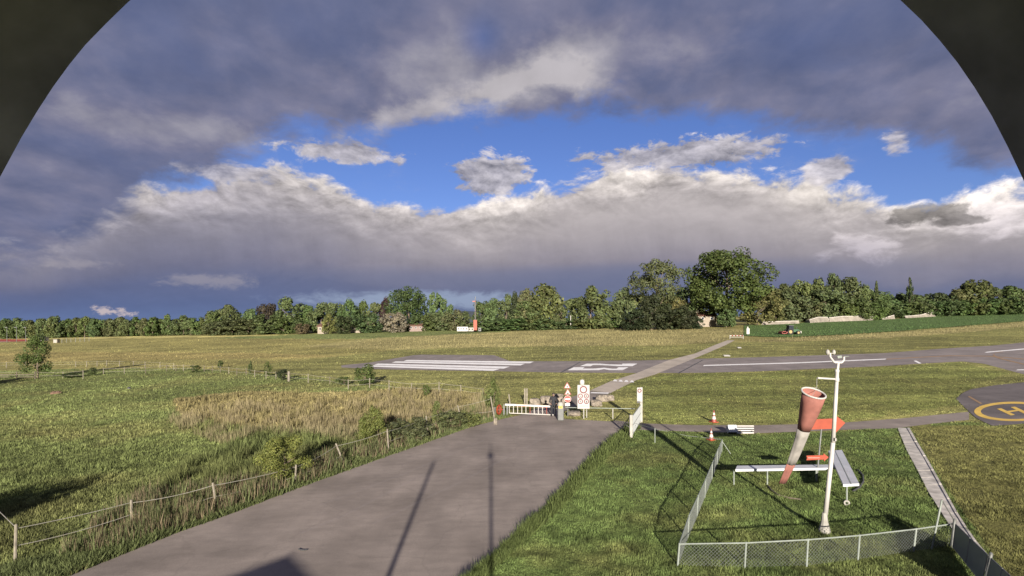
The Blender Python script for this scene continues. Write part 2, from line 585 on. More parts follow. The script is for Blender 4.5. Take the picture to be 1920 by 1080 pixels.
MAT = dict(
    ground=vcol_mat('meadow_soil_and_grass', 0.95, nscale=1.1, bump=0.9),
    blades=vcol_mat('grass_blades', 0.7, transl=0.25),
    leaf=vcol_mat('leaves', 0.6, transl=0.22, objcol=True),
    bark=paint('bark', (0.16, 0.125, 0.09), 0.9, 0.25, 9, 0.5),
    road=asphalt('weathered_road_asphalt', (0.185, 0.158, 0.140), (0.280, 0.240, 0.214), 0.6, 0.18),
    runway=asphalt('runway_asphalt', (0.185, 0.162, 0.156), (0.26, 0.228, 0.218), 0.6, 0.2),
    seam=asphalt('pale_seam_asphalt', (0.20, 0.173, 0.158), (0.275, 0.236, 0.215), 0.5, 0.1),
    path=asphalt('pale_path_asphalt', (0.37, 0.325, 0.275), (0.47, 0.41, 0.345), 0.5, 0.15),
    pad=asphalt('dark_apron_asphalt', (0.10, 0.088, 0.088), (0.16, 0.14, 0.14), 0.6, 0.3),
    concrete=paint('aged_concrete', (0.50, 0.465, 0.42), 0.9, 0.2, 3, 0.3),
    marking=paint('white_marking_paint', (0.86, 0.84, 0.82), 0.7, 0.10, 1.5),
    yellow=paint('yellow_marking_paint', (0.66, 0.44, 0.09), 0.7, 0.12, 2.0),
    oldline=paint('faded_orange_line', (0.30, 0.19, 0.10), 0.8, 0.12, 2.0),
    white=paint('white_enamel', (0.42, 0.405, 0.38), 0.4, 0.08, 3),
    offwhite=paint('weathered_white', (0.29, 0.28, 0.25), 0.6, 0.14, 4),
    tboard=paint('signal_white_board', (0.47, 0.485, 0.51), 0.45, 0.08, 2),
    signwhite=paint('sign_white', (0.29, 0.285, 0.28), 0.5, 0.05, 3),
    dullwood=paint('dull_fence_wood', (0.20, 0.18, 0.14), 0.9, 0.2, 7),
    dulltape=paint('dull_fence_tape', (0.22, 0.205, 0.165), 0.7, 0.1, 5),
    gategrey=paint('pale_blue_grey_paint', (0.20, 0.212, 0.215), 0.5, 0.1, 4),
    steel=paint('galvanised_steel', (0.16, 0.165, 0.16), 0.5, 0.15, 5, 0, 0.35),
    fencegrey=paint('pale_green_grey_fence', (0.20, 0.225, 0.20), 0.5, 0.12, 5),
    wire=paint('fence_wire', (0.22, 0.24, 0.22), 0.5, 0.1, 5, 0, 0.3),
    orange=paint('signal_orange', (0.26, 0.045, 0.02), 0.55, 0.10, 3),
    red=paint('sign_red', (0.10, 0.008, 0.014), 0.5, 0.10, 4),
    coral=paint('coral_red', (0.21, 0.045, 0.035), 0.5, 0.10, 4),
    black=paint('matt_black', (0.018, 0.018, 0.02), 0.7, 0.2, 6),
    darkgrey=paint('dark_grey', (0.06, 0.06, 0.062), 0.6, 0.2, 6),
    grey=paint('grey_cabinet', (0.12, 0.126, 0.122), 0.55, 0.12, 4),
    wood=paint('weathered_wood', (0.13, 0.11, 0.08), 0.9, 0.25, 7, 0.3),
    palewood=paint('pale_fence_wood', (0.20, 0.178, 0.14), 0.85, 0.2, 7, 0.2),
    tape=paint('white_fence_tape', (0.25, 0.238, 0.205), 0.6, 0.1, 5),
    rock=paint('limestone_boulder', (0.21, 0.18, 0.145), 0.95, 0.28, 5, 0.8),
    sockred=paint('faded_red_cloth', (0.245, 0.098, 0.078), 0.85, 0.18, 3),
    sockwhite=paint('greyed_white_cloth', (0.25, 0.235, 0.215), 0.85, 0.14, 4),
    sockblue=paint('blue_print', (0.05, 0.07, 0.14), 0.85, 0.1, 4),
    cream=paint('cream_render', (0.24, 0.205, 0.165), 0.9, 0.08, 1),
    pink=paint('pinkish_render', (0.20, 0.15, 0.135), 0.9, 0.08, 1),
    rooftile=paint('brown_roof_tiles', (0.16, 0.085, 0.06), 0.9, 0.2, 2),
    roofred=paint('red_roof', (0.13, 0.06, 0.045), 0.8, 0.15, 1),
    glass=paint('dark_window_glass', (0.03, 0.035, 0.045), 0.15, 0.2, 2),
    frosted=paint('grey_green_panel', (0.13, 0.155, 0.15), 0.45, 0.08, 2),
    hill=paint('far_wooded_hill', (0.035, 0.045, 0.06), 1.0, 0.2, 0.004),
    hood=paint('dark_hood_plastic', (0.215, 0.215, 0.235), 0.7, 0.25, 60),
    skin=paint('skin', (0.20, 0.125, 0.095), 0.6, 0.06, 8),
    jacket=paint('black_jacket', (0.016, 0.017, 0.022), 0.8, 0.2, 10),
    trousers=paint('dark_trousers', (0.02, 0.022, 0.026), 0.8, 0.2, 10),
    hair=paint('dark_hair', (0.025, 0.02, 0.016), 0.7, 0.2, 10),
    tractorgreen=paint('dark_green_paint', (0.03, 0.085, 0.04), 0.45, 0.1, 3),
    tyre=paint('tyre_rubber', (0.02, 0.02, 0.02), 0.9, 0.2, 8),
    rimyellow=paint('pale_yellow_rim', (0.30, 0.22, 0.09), 0.6, 0.1, 5),
    foil=paint('pale_stone_bank', (0.22, 0.195, 0.165), 0.9, 0.2, 0.6, 0.5),
)


# ------------------------------------------------------------------ the ground: one sheet, finer where the picture is finer
def structure(o):
    o['kind'] = 'structure'
    return o


def inpoly(px, py, poly):
    poly = np.asarray(poly, float)
    c = np.zeros(px.shape, bool)
    j = len(poly) - 1
    for i in range(len(poly)):
        xi, yi = poly[i]; xj, yj = poly[j]
        c ^= ((yi > py) != (yj > py)) & (px < (xj - xi) * (py - yi) / (yj - yi + 1e-12) + xi)
        j = i
    return c


def vnoise(x, y, s, seed=0):
    """Cheap smooth value noise for scattering and zone edges."""
    r = np.random.default_rng(seed).random((64, 64))
    X = x / s; Y = y / s
    i = np.floor(X).astype(int); j = np.floor(Y).astype(int)
    fx = X - i; fy = Y - j
    fx = fx * fx * (3 - 2 * fx); fy = fy * fy * (3 - 2 * fy)
    a = r[i % 64, j % 64]; b = r[(i + 1) % 64, j % 64]; c = r[i % 64, (j + 1) % 64]; d = r[(i + 1) % 64, (j + 1) % 64]
    return (a * (1 - fx) + b * fx) * (1 - fy) + (c * (1 - fx) + d * fx) * fy


# meadow zones in the photograph's pixels -> albedo of the sward (base colour of the vegetation itself)
LAWN = (0.102, 0.142, 0.046); MEADOW = (0.158, 0.19, 0.068); MOWN = (0.20, 0.202, 0.078); DRY = (0.285, 0.262, 0.122)
ROADEDGE_L = [(-400, 1260), (130, 1080), (230, 1040), (330, 1000), (430, 965), (560, 915), (700, 865), (800, 830), (900, 795), (962, 781)]
ROADEDGE_R = [(720, 1260), (895, 1080), (950, 1030), (1010, 975), (1060, 925), (1100, 880), (1140, 840), (1170, 815), (1186, 800)]
ZONES = [
    # (polygon, colour, noise amount)
    ([(-500, 640), (500, 628), (900, 622), (1400, 618), (2500, 560), (2500, 720), (1300, 720), (640, 740), (-500, 745)], (0.255, 0.238, 0.095)),
    ([(-500, 700), (340, 690), (560, 705), (760, 722), (960, 745), (962, 781), (600, 905), (130, 1080), (-500, 1300)], MEADOW),
    ([(640, 668), (760, 655), (1000, 648), (1250, 648), (1400, 640), (2500, 560), (2500, 800), (1180, 800), (1000, 790), (920, 745), (560, 705), (420, 690)], MOWN),
    ([(-500, 636), (420, 629), (620, 626), (860, 626), (420, 632), (-500, 644)], (0.44, 0.41, 0.18)),
    ([(380, 634), (700, 622), (1080, 612), (1200, 610), (1080, 618), (760, 633), (640, 636)], (0.165, 0.20, 0.075)),
    ([(560, 650), (700, 634), (1000, 620), (1240, 612), (1420, 618), (1365, 640), (1240, 648), (960, 650), (740, 656)], DRY),
    ([(-500, 668), (60, 660), (500, 662), (640, 668), (560, 672), (200, 676), (-500, 690)], (0.30, 0.26, 0.11)),
    ([(1372, 641), (1480, 634), (1700, 622), (1920, 604), (2500, 560), (2500, 590), (1920, 613), (1700, 632), (1480, 641)], DRY),
    ([(330, 745), (450, 735), (640, 735), (760, 728), (900, 738), (900, 760), (800, 790), (640, 810), (420, 800), (340, 790)], (0.27, 0.235, 0.11)),
    ([(1180, 800), (1400, 812), (1700, 800), (1820, 790), (2500, 790), (2500, 1300), (700, 1300), (895, 1080), (1060, 925)], LAWN),
    ([(1704, 801), (1850, 797), (2500, 790), (2500, 1300), (1890, 1085)], (0.15, 0.15, 0.055)),
    ([(1150, 720), (1240, 702), (1560, 694), (1800, 680), (1890, 700), (1800, 735), (1795, 760), (1560, 792), (1210, 795), (1195, 740)], (0.165, 0.185, 0.062)),
]


def zone_color(px, py, x, y):
    c = np.empty(px.shape + (3,)); c[:] = (0.24, 0.225, 0.09)
    wx = (vnoise(x, y, 3.0, 5) - 0.5) * 14; wy = (vnoise(x, y, 2.0, 9) - 0.5) * 5
    for poly, col in ZONES:
        k = inpoly(px + wx, py + wy * np.clip((py - 640) / 100, 0.15, 1.0), poly)
        c[k] = col
    a = vnoise(x, y, 6.0, 1) * 0.6 + vnoise(x, y, 1.9, 2) * 0.4
    dryness = np.clip((a - 0.42) * 2.2, 0, 1)[..., None] * 0.40
    near_left = inpoly(px, py, ZONES[1][0])[..., None]
    c = np.where(near_left, c * (1 - dryness) + np.array((0.235, 0.195, 0.085)) * dryness, c)
    lawnish = inpoly(px, py, ZONES[9][0])[..., None] | inpoly(px, py, ZONES[11][0])[..., None]
    pt = np.clip((vnoise(x, y, 2.6, 71) * 0.6 + vnoise(x, y, 0.8, 72) * 0.4 - 0.45) * 2.6, 0, 1)[..., None] * 0.55
    c = np.where(lawnish, c * (1 - pt) + np.array((0.165, 0.16, 0.062)) * pt, c)
    mow = 1 + 0.13 * np.sign(np.sin((y + 0.12 * x) / 1.15))[..., None] * inpoly(px, py, ZONES[2][0])[..., None] * (py < 795)[..., None]
    return c * mow * (0.74 + 0.5 * vnoise(x, y, 9.0, 3)[..., None])


pys = np.concatenate([np.arange(602, 690, 1.5), np.arange(690, 780, 2.5), np.arange(780, 1300, 6.0)])
ys = np.sort(np.concatenate([np.array([-160, -80, -40, -20, -10, -4, 0, 3, 6, 8]), np.clip(Pn(np.full(pys.shape, 960.0), pys)[:, 1], 9, 460),
                             np.array([480, 520, 600, 800, 1200, 2000, 4000, 9000, 16000])]))
ys = ys[np.concatenate([[True], np.diff(ys) > 1e-3])]
us = np.concatenate([-np.geomspace(3.0, 1.06, 14), np.linspace(-1.04, 1.04, 400), np.geomspace(1.06, 3.0, 14)])
Yg, Ug = np.meshgrid(ys, us, indexing='ij')
Wg = np.maximum(Yg, np.where(Yg < 9, 30.0, Yg))
Wg = np.where(Yg < 9, 30.0 - (30.0 - 9.0) * np.clip(Yg, 0, 9) / 9.0, Yg)
Xg = Ug * Wg
Zg = G(Xg, Yg)
pxg = CX + F * Xg / np.maximum(Yg, 0.5); pyg = CY - F * (Zg - CAM_H) / np.maximum(Yg, 0.5)
pxg = np.where(Yg < 9, np.clip(pxg, -450, 2400), pxg); pyg = np.where(Yg < 9, 1250, pyg)
colg = zone_color(pxg, pyg, Xg, Yg)
nr, ncol = Yg.shape
idx = np.arange(nr * ncol).reshape(nr, ncol)
fg = np.stack([idx[:-1, :-1], idx[:-1, 1:], idx[1:, 1:], idx[1:, :-1]], -1).reshape(-1, 4)
me = np_mesh('ground', np.stack([Xg, Yg, Zg], -1).reshape(-1, 3), fg, MAT['ground'], colg.reshape(-1, 3), smooth=True)
ground = bpy.data.objects.new('ground', me); COL.objects.link(ground); structure(ground)
ORG['ground'] = Vector((0, 0, 0))


# ------------------------------------------------------------------ paved surfaces
def interp(poly, x, axis=0):
    p = sorted(poly, key=lambda q: q[axis])
    return np.interp(x, [q[axis] for q in p], [q[1 - axis] for q in p])


def sheet(name, mat, A, B, n, m=6, axis=0, dz=0.004, parent=None, smooth=True):
    """Sheet on the terrain between two edge lines of the photograph, given along x (axis 0) or y (axis 1)."""
    lo = max(min(q[axis] for q in A), min(q[axis] for q in B)); hi = min(max(q[axis] for q in A), max(q[axis] for q in B))
    t = np.linspace(lo, hi, n)
    a = interp(A, t, axis); b = interp(B, t, axis)
    s = np.linspace(0, 1, m)[None, :]
    c = a[:, None] * (1 - s) + b[:, None] * s
    T = np.repeat(t[:, None], m, 1)
    p = Pn(T, c) if axis == 0 else Pn(c, T)
    p[..., 2] += dz
    return grid_obj(name, mat, p, parent)


def grid_obj(name, mat, p, parent=None):
    n, m = p.shape[:2]
    i = np.arange(n * m).reshape(n, m)
    f = np.stack([i[:-1, :-1], i[:-1, 1:], i[1:, 1:], i[1:, :-1]], -1).reshape(-1, 4)
    v = p.reshape(-1, 3)
    e1 = v[f[0, 1]] - v[f[0, 0]]; e2 = v[f[0, 3]] - v[f[0, 0]]
    if np.cross(e1, e2)[2] < 0:
        f = f[:, ::-1]
    me = np_mesh(name, v, f, mat, smooth=True)
    o = bpy.data.objects.new(name, me); COL.objects.link(o)
    if parent is not None:
        o.parent = parent
    ORG[o.name] = Vector((0, 0, 0))
    return o


def flat_poly(name, mat, pts, dz, parent=None, sub=1):
    """Flat painted shape on the terrain from an outline in pixels."""
    q = []
    for a, b in zip(pts, pts[1:] + pts[:1]):
        for k in range(sub):
            q.append((a[0] + (b[0] - a[0]) * k / sub, a[1] + (b[1] - a[1]) * k / sub))
    mb = MB(); mb.add([P(x, y, dz) for x, y in q], [tuple(range(len(q)))])
    me_flip = (Vector(mb.v[1]) - Vector(mb.v[0])).cross(Vector(mb.v[2]) - Vector(mb.v[1])).z < 0
    if me_flip:
        mb.f = [tuple(reversed(mb.f[0]))]
    return mb.build(name, mat, parent)


# access road (hard standing before the barrier)
road_top = [(962, 781), (1000, 774), (1046, 775), (1060, 786), (1140, 790), (1186, 793)]
road_p = []
for t in np.linspace(0, 1, 90):
    py = 1260 + (800 - 1260) * (1 - (1 - t) ** 1.0)
    xl = float(np.interp(-py, [-q[1] for q in ROADEDGE_L], [q[0] for q in ROADEDGE_L]))
    xr = float(np.interp(-py, [-q[1] for q in ROADEDGE_R], [q[0] for q in ROADEDGE_R]))
    road_p.append(Pn(np.linspace(xl, xr, 24), np.full(24, py)))
for t in np.linspace(0.08, 1, 12):
    xs = np.linspace(0, 1, 24)
    xl = 885 + (962 - 885) * t; xr = 1186 + 2 * t
    X_ = xl + (xr - xl) * xs
    yt = np.interp(X_, [q[0] for q in road_top], [q[1] for q in road_top])
    road_p.append(Pn(X_, 800 + (yt - 800) * t))
road_p = np.array(road_p); road_p[..., 2] += 0.012
road = structure(grid_obj('access_road', MAT['road'], road_p))

for pts in ([(1052, 803), (1056, 803.5), (872, 902), (700, 985), (696, 983), (868, 900)], [(905, 826), (909, 826.5), (760, 890), (600, 950), (597, 948), (757, 888)], [(560, 1000), (640, 968), (800, 885), (803, 887), (643, 971), (563, 1003)]):
    flat_poly('pale_seam', MAT['seam'], pts, 0.017, road, 1)
# lane beyond the barrier that bends to the crossing path
lane = structure(sheet('lane', MAT['road'], [(985, 776), (1010, 764), (1045, 752), (1080, 741), (1107, 733)], [(1046, 778), (1062, 770), (1090, 758), (1120, 748), (1144, 738)], 2, 6) if False else
                 grid_obj('lane', MAT['road'], np.array([Pn(np.linspace(a[0], b[0], 6), np.linspace(a[1], b[1], 6)) + np.array((0, 0, 0.008)) for a, b in
                          [((985, 777), (1046, 777)), ((1000, 768), (1066, 768)), ((1030, 757), (1092, 757)), ((1066, 746), (1122, 747)), ((1107, 733), (1146, 737))]])))

# pale path over the runway to the far gate
pathL = [(1106, 732.5), (1145, 715), (1193, 700), (1255, 675), (1303, 663), (1339, 647.5), (1364, 638)]
pathR = [(1145, 737), (1193, 713), (1228, 702.5), (1297, 674), (1324, 663), (1360, 647.5), (1378, 638)]
pp = []
for k in range(len(pathL) - 1):
    for t in np.linspace(0, 1, 8, endpoint=(k == len(pathL) - 2)):
        a = [pathL[k][i] + (pathL[k + 1][i] - pathL[k][i]) * t for i in (0, 1)]
        b = [pathR[k][i] + (pathR[k + 1][i] - pathR[k][i]) * t for i in (0, 1)]
        pp.append(Pn(np.linspace(a[0], b[0], 7), np.linspace(a[1], b[1], 7)))
pp = np.array(pp); pp[..., 2] += 0.016
crossing = structure(grid_obj('crossing_path', MAT['path'], pp))

# runway
rw_near = [(640, 689), (700, 692), (820, 694.6), (930, 696), (1040, 698.3), (1200, 699.5), (1320, 699), (1430, 696), (1560, 690.5), (1642, 687), (1743, 681), (1804, 677.6),
           (1845, 682), (1886, 693), (1920, 702), (2050, 732), (2200, 760)]
rw_far = [(640, 685), (692, 680), (740, 672), (775, 666), (790, 665), (927, 666), (957, 677.3), (1040, 677.3), (1200, 676), (1300, 673), (1430, 669.5), (1560, 665.5), (1660, 662), (1763, 654), (1865, 647.7),
          (1920, 642), (2050, 630), (2200, 612)]
runway = structure(sheet('runway', MAT['runway'], rw_near, rw_far, 240, 8, 0, 0.006))

MZ = 0.014
for pts in ([(756.5, 677.3), (763, 675.0), (1001, 678.2), (993.5, 681.3)], [(734.5, 680), (742, 677.7), (984, 682.1), (976, 685.3)],
            [(701, 684.2), (709, 681.8), (956, 687.5), (944.5, 691.3)], [(681, 687.2), (689, 684.8), (937, 691.8), (925, 695.5)]):
    flat_poly('threshold_stripe', MAT['marking'], pts, MZ, runway, 6)
flat_poly('numeral', MAT['marking'], [(1087.1, 686.67), (1100.2, 682.08), (1124.2, 681.88), (1142.9, 683.33), (1165.8, 683.75), (1167.5, 681.88), (1195.0, 681.88), (1185.6, 686.67), (1157.5, 686.67), (1139.8, 685.42), (1122.1, 684.58), (1111.7, 684.58), (1107.5, 686.67)], MZ, runway)
flat_poly('numeral', MAT['marking'], [(1064.2, 694.38), (1076.2, 688.75), (1096.0, 688.75), (1092.9, 691.25), (1111.7, 691.25), (1132.5, 689.58), (1147.1, 691.46), (1155.8, 691.46), (1160.0, 688.75), (1178.3, 688.75), (1167.5, 694.17), (1142.9, 694.17), (1132.5, 692.29), (1122.1, 694.17)], MZ, runway)
flat_poly('centre_line', MAT['marking'], [(1318, 686.4), (1320, 684.6), (1500, 679.4), (1662, 672.6), (1660, 674.2), (1500, 681.2)], MZ, runway, 4)
flat_poly('centre_line', MAT['marking'], [(1846, 661.6), (1850, 659.8), (2000, 646.5), (2000, 648.5)], MZ, runway, 4)
flat_poly('edge_bar', MAT['marking'], [(1713, 676.6), (1718, 676.2), (1728, 681.4), (1723, 682)], MZ, runway)
flat_poly('edge_bar', MAT['marking'], [(1905, 694.5), (1908, 693), (1960, 692), (1960, 694)], MZ, runway)
mb = MB()
lead = [(1662, 674.3), (1720, 670.8), (1780, 667.8), (1850, 668.5), (1880, 670.5), (1920, 674)]
for a, b in zip(lead[:-1], lead[1:]):
    mb.add([P(a[0], a[1], MZ), P(b[0], b[1], MZ), P(b[0], b[1] - 1.3, MZ), P(a[0], a[1] - 1.3, MZ)], [(0, 1, 2, 3)])
arc = [(1920, 684), (1890, 677), (1868, 671), (1861, 666), (1866, 662), (1880, 660)]
for a, b in zip(arc[:-1], arc[1:]):
    mb.add([P(a[0], a[1], MZ + .002), P(b[0], b[1], MZ + .002), P(b[0] + 2.5, b[1] - 1.2, MZ + .002), P(a[0] + 2.5, a[1] - 1.2, MZ + .002)], [(0, 1, 2, 3)])
mb.build('taxi_lead_line', MAT['oldline'], runway)
mb = MB()
for a, b in (((1052, 698.6), (1088, 679)), ((1272, 700), (1318, 675))):
    mb.add([P(a[0] - 2, a[1], MZ - .003), P(a[0] + 1.5, a[1], MZ - .003), P(b[0] + 1.2, b[1], MZ - .003), P(b[0] - 1.2, b[1], MZ - .003)], [(0, 1, 2, 3)])
mb.build('tar_joint', MAT['darkgrey'], runway)
# markings on the crossing path
flat_poly('stop_line', MAT['marking'], [(1106, 737.6), (1110, 735.8), (1142, 736.6), (1140, 738.6)], 0.024, crossing)
for k in range(4):
    x = 1149 + k * 10.5; y = 713.2 + k * 0.6
    flat_poly('yield_tooth', MAT['marking'], [(x, y + 1.8), (x + 8.5, y + 2.4), (x + 6.5, y - 1.0), (x + 3.0, y - 1.4)], 0.024, crossing)

# narrow taxi path from the pedestrian gate to the landing pad, with the pad apron
tp_up = [(1150, 788), (1207, 794), (1300, 797.3), (1420, 797.5), (1560, 794), (1692, 784.5), (1817, 772)]
tp_lo = [(1150, 803), (1186, 806), (1250, 808), (1420, 812.5), (1560, 807), (1682, 803), (1743, 795), (1831, 786)]
taxi = structure(sheet('service_path', MAT['road'], tp_lo, tp_up, 100, 6, 0, 0.006))
ap = [(1793, 748), (1803, 738), (1821, 730), (1866, 722.5), (1920, 717), (2300, 690)]
apl = [(1793, 749), (1817, 772), (1831, 785), (1861, 799), (1920, 795), (2300, 770)]
apron = structure(sheet('landing_pad_apron', MAT['pad'], apl, ap, 60, 10, 0, 0.018))
hc = P(1900, 771)
def on_pad(x, y, dz):
    return Vector((x, y, gz(x, y) + dz))
mb = MB(); nseg = 72
for i in range(nseg):
    t0 = 2 * math.pi * i / nseg; t1 = 2 * math.pi * (i + 1) / nseg
    q = [P(1900 + a_ * math.cos(t), 772 - b_ * math.sin(t), 0.026) for a_, b_, t in ((61, 14.4, t0), (73.5, 18.3, t0), (73.5, 18.3, t1), (61, 14.4, t1))]
    mb.add(q, [(0, 1, 2, 3)])
mb.build('landing_circle', MAT['yellow'], apron)
mb = MB()
for n_, (x0, y0, x1, y1) in enumerate(((1873, 766.5, 1899, 779), (1899, 763.5, 1925, 776))):
    mb.add([P(x0 - 4, y0 + .6, .026), P(x1 - 4, y1 + .6, .026), P(x1 + 4, y1 - .6, .026), P(x0 + 4, y0 - .6, .026)], [(0, 1, 2, 3)])
mb.add([P(1886, 771.7, .028), P(1888, 774.4, .028), P(1913, 770.8, .028), P(1911, 768.1, .028)], [(0, 1, 2, 3)])
mb.build('landing_letter', MAT['yellow'], apron)
flat_poly('apron_line', MAT['oldline'], [(1814, 744), (1818, 743), (1842, 757), (1838, 758)], 0.025, apron)

# concrete slab walk with its kerb at the right: every slab its own piece
wl = [(1683, 804), (1690, 820), (1700, 845), (1720, 882), (1740, 922), (1762, 957), (1785, 993), (1830, 1050), (1868, 1100)]
wr = [(1704, 801), (1720, 830), (1745, 872), (1770, 918), (1800, 972), (1828, 1014), (1872, 1066), (1905, 1110)]
walk_mb = MB()
edges = np.linspace(803, 1098, 23)
p_ = [P(float(np.interp(y, [q[1] for q in wl], [q[0] for q in wl])), float(y)) for y in (803, 1098)]
walk = None
for k in range(22):
    y0, y1 = edges[k] + 0.1, edges[k + 1] - 0.12
    q = [(interp(wl, y0, 1), y0), (interp(wr, y0, 1) - 5, y0), (interp(wr, y1, 1) - 5, y1), (interp(wl, y1, 1), y1)]
    top = [P(float(a), float(b), 0.03 + random.uniform(-0.003, 0.005)) for a, b in q]
    mb = MB(); mb.prism([v - Vector((0, 0, 0.08)) for v in top], (0, 0, 0.08))
    if walk is None:
        base = MB()
        wp = [P(float(interp(wl, y, 1)) + 0.5, float(y), 0.008) for y in np.linspace(803, 1098, 20)]
        wq = [P(float(interp(wr, y, 1)) - 5.5, float(y), 0.008) for y in np.linspace(803, 1098, 20)]
        base.add(wp + wq, [(i, i + 1, 20 + i + 1, 20 + i) for i in range(19)])
        walk = structure(base.build('slab_walk', MAT['concrete']))
    mb.build('slab', MAT['concrete'], walk)
for k in range(11):
    y0, y1 = edges[2 * k] + 0.4, edges[2 * k + 2] - 0.6
    q = [(interp(wr, y0, 1) - 4.6, y0), (interp(wr, y0, 1), y0), (interp(wr, y1, 1), y1), (interp(wr, y1, 1) - 4.6, y1)]
    top = [P(float(a), float(b)) + Vector((0, 0, 0.05)) for a, b in q]
    mb = MB(); mb.prism([v - Vector((0, 0, 0.16)) for v in top], (0, 0, 0.16))
    mb.build('kerb_stone', MAT['concrete'], walk)

# dark green crop field at the right, beyond the dry strip
cf_far = [(1395, 611), (1470, 607), (1600, 602), (1700, 597), (1800, 591), (1920, 584), (2300, 560)]
cf_near = [(1395, 630), (1430, 632), (1480, 632.5), (1600, 627), (1700, 620), (1800, 612), (1920, 602.5), (2300, 575)]
cn = [(1380, 622), (1395, 630)] + cf_near[1:]
m_crop = vcol_mat('crop_rows', 0.95, nscale=1.4, bump=1.0)
p = []
for x in np.linspace(1395, 2290, 160):
    p.append(Pn(np.full(10, x), np.linspace(float(interp(cf_near, x)), float(interp(cf_far, x)), 10)))
p = np.array(p); p[..., 2] += 0.12
crop = structure(grid_obj('crop_field', m_crop, p))
ca = crop.data.color_attributes.new('col', 'FLOAT_COLOR', 'POINT')
c4 = np.ones((len(crop.data.vertices), 4), np.float32); c4[:, :3] = (0.085, 0.14, 0.048)
ca.data.foreach_set('color', c4.ravel())

# far wooded hills
mb = MB()
hx = np.linspace(-3200, 2400, 90)
hz = [(-110 + 200 * math.exp(-((x + 800) / 1100) ** 2)) + 70 * float(vnoise(np.array([x]), np.array([0.0]), 1400.0, 11)[0]) + 30 * float(vnoise(np.array([x]), np.array([5.0]), 500.0, 12)[0]) for x in hx]
mb.add([(x, 9000, -260) for x in hx] + [(x, 9300, z) for x, z in zip(hx, hz)] + [(x, 10500, -260) for x in hx],
       [(i, i + 1, 91 + i, 90 + i) for i in range(89)] + [(90 + i, 91 + i, 181 + i, 180 + i) for i in range(89)])
structure(mb.build('far_hills', MAT['hill'], smooth=True))


# ------------------------------------------------------------------ grass: blades gathered into one uncountable mass per zone
def blades_mesh(name, pos, hgt, wid, col, nb, lean=0.45, label=None, tipcol=None):
    """nb blades per tuft at pos (n,3); one triangle each."""
    n = len(pos)
    N = n * nb
    p = np.repeat(pos, nb, 0); hh = np.repeat(hgt, nb) * rng.uniform(0.55, 1.15, N); ww = np.repeat(wid, nb) * rng.uniform(0.7, 1.3, N)
    cc = np.repeat(col, nb, 0) * rng.uniform(0.72, 1.30, (N, 1))
    a = rng.uniform(0, 2 * math.pi, N); b = rng.uniform(0, 2 * math.pi, N)
    off = np.stack([np.cos(b), np.sin(b), np.zeros(N)], 1) * (np.repeat(wid, nb) * rng.uniform(0, 2.2, N))[:, None]
    base = p + off; base[:, 2] -= 0.02
    side = np.stack([np.cos(a), np.sin(a), np.zeros(N)], 1) * ww[:, None] * 0.5
    ln = np.stack([np.cos(b), np.sin(b), np.zeros(N)], 1) * (hh * lean * rng.uniform(0, 1, N))[:, None]
    tip = base + ln; tip[:, 2] += hh
    v = np.stack([base - side, base + side, tip], 1).reshape(-1, 3)
    f = np.arange(N * 3).reshape(N, 3)
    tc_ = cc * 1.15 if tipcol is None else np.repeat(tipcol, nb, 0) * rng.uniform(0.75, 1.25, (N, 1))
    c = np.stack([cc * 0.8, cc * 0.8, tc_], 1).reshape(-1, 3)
    me = np_mesh(name, v, f, MAT['blades'], c)
    o = bpy.data.objects.new(name, me); COL.objects.link(o); o['kind'] = 'stuff'
    if label:
        o['label'] = label; o['category'] = 'grass'
    return o


def sample(poly, density, jitter=None):
    """Random points of the ground inside an outline, even in the picture; density = points per pixel area."""
    q = np.asarray(poly, float)
    x0, y0 = q.min(0); x1, y1 = q.max(0)
    n = int((x1 - x0) * (y1 - y0) * density)
    px = rng.uniform(x0, x1, n); py = rng.uniform(y0, y1, n)
    k = inpoly(px, py, poly)
    return px[k], py[k]


PAVED = [ROADEDGE_L + [(985, 777), (1046, 775), (1060, 786), (1140, 790), (1186, 793)] + ROADEDGE_R[::-1],
         rw_near + rw_far[::-1], tp_lo + tp_up[::-1], apl + ap[::-1], pathL + pathR[::-1], wl + wr[::-1],
         [(985, 777), (1000, 768), (1030, 757), (1066, 746), (1107, 733), (1146, 737), (1122, 747), (1092, 757), (1066, 768), (1046, 777)]]


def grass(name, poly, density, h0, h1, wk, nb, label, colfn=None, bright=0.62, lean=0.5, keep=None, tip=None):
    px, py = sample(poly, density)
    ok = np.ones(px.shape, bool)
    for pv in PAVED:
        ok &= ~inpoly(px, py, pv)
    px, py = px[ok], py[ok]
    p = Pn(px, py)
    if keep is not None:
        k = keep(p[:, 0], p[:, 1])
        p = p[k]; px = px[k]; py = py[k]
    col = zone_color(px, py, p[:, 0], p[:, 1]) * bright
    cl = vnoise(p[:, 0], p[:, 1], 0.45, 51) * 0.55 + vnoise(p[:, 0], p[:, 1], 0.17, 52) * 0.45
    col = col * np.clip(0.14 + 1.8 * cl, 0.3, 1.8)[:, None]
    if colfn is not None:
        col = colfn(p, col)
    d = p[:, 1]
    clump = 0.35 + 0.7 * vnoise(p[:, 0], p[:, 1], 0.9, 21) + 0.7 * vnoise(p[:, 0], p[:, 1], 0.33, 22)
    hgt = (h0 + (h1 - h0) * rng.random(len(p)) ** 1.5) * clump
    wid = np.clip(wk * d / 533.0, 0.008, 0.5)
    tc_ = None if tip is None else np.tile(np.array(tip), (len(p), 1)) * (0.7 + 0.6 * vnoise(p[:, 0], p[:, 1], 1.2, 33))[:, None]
    return blades_mesh(name, p, hgt, wid, col, nb, lean, label, tc_)


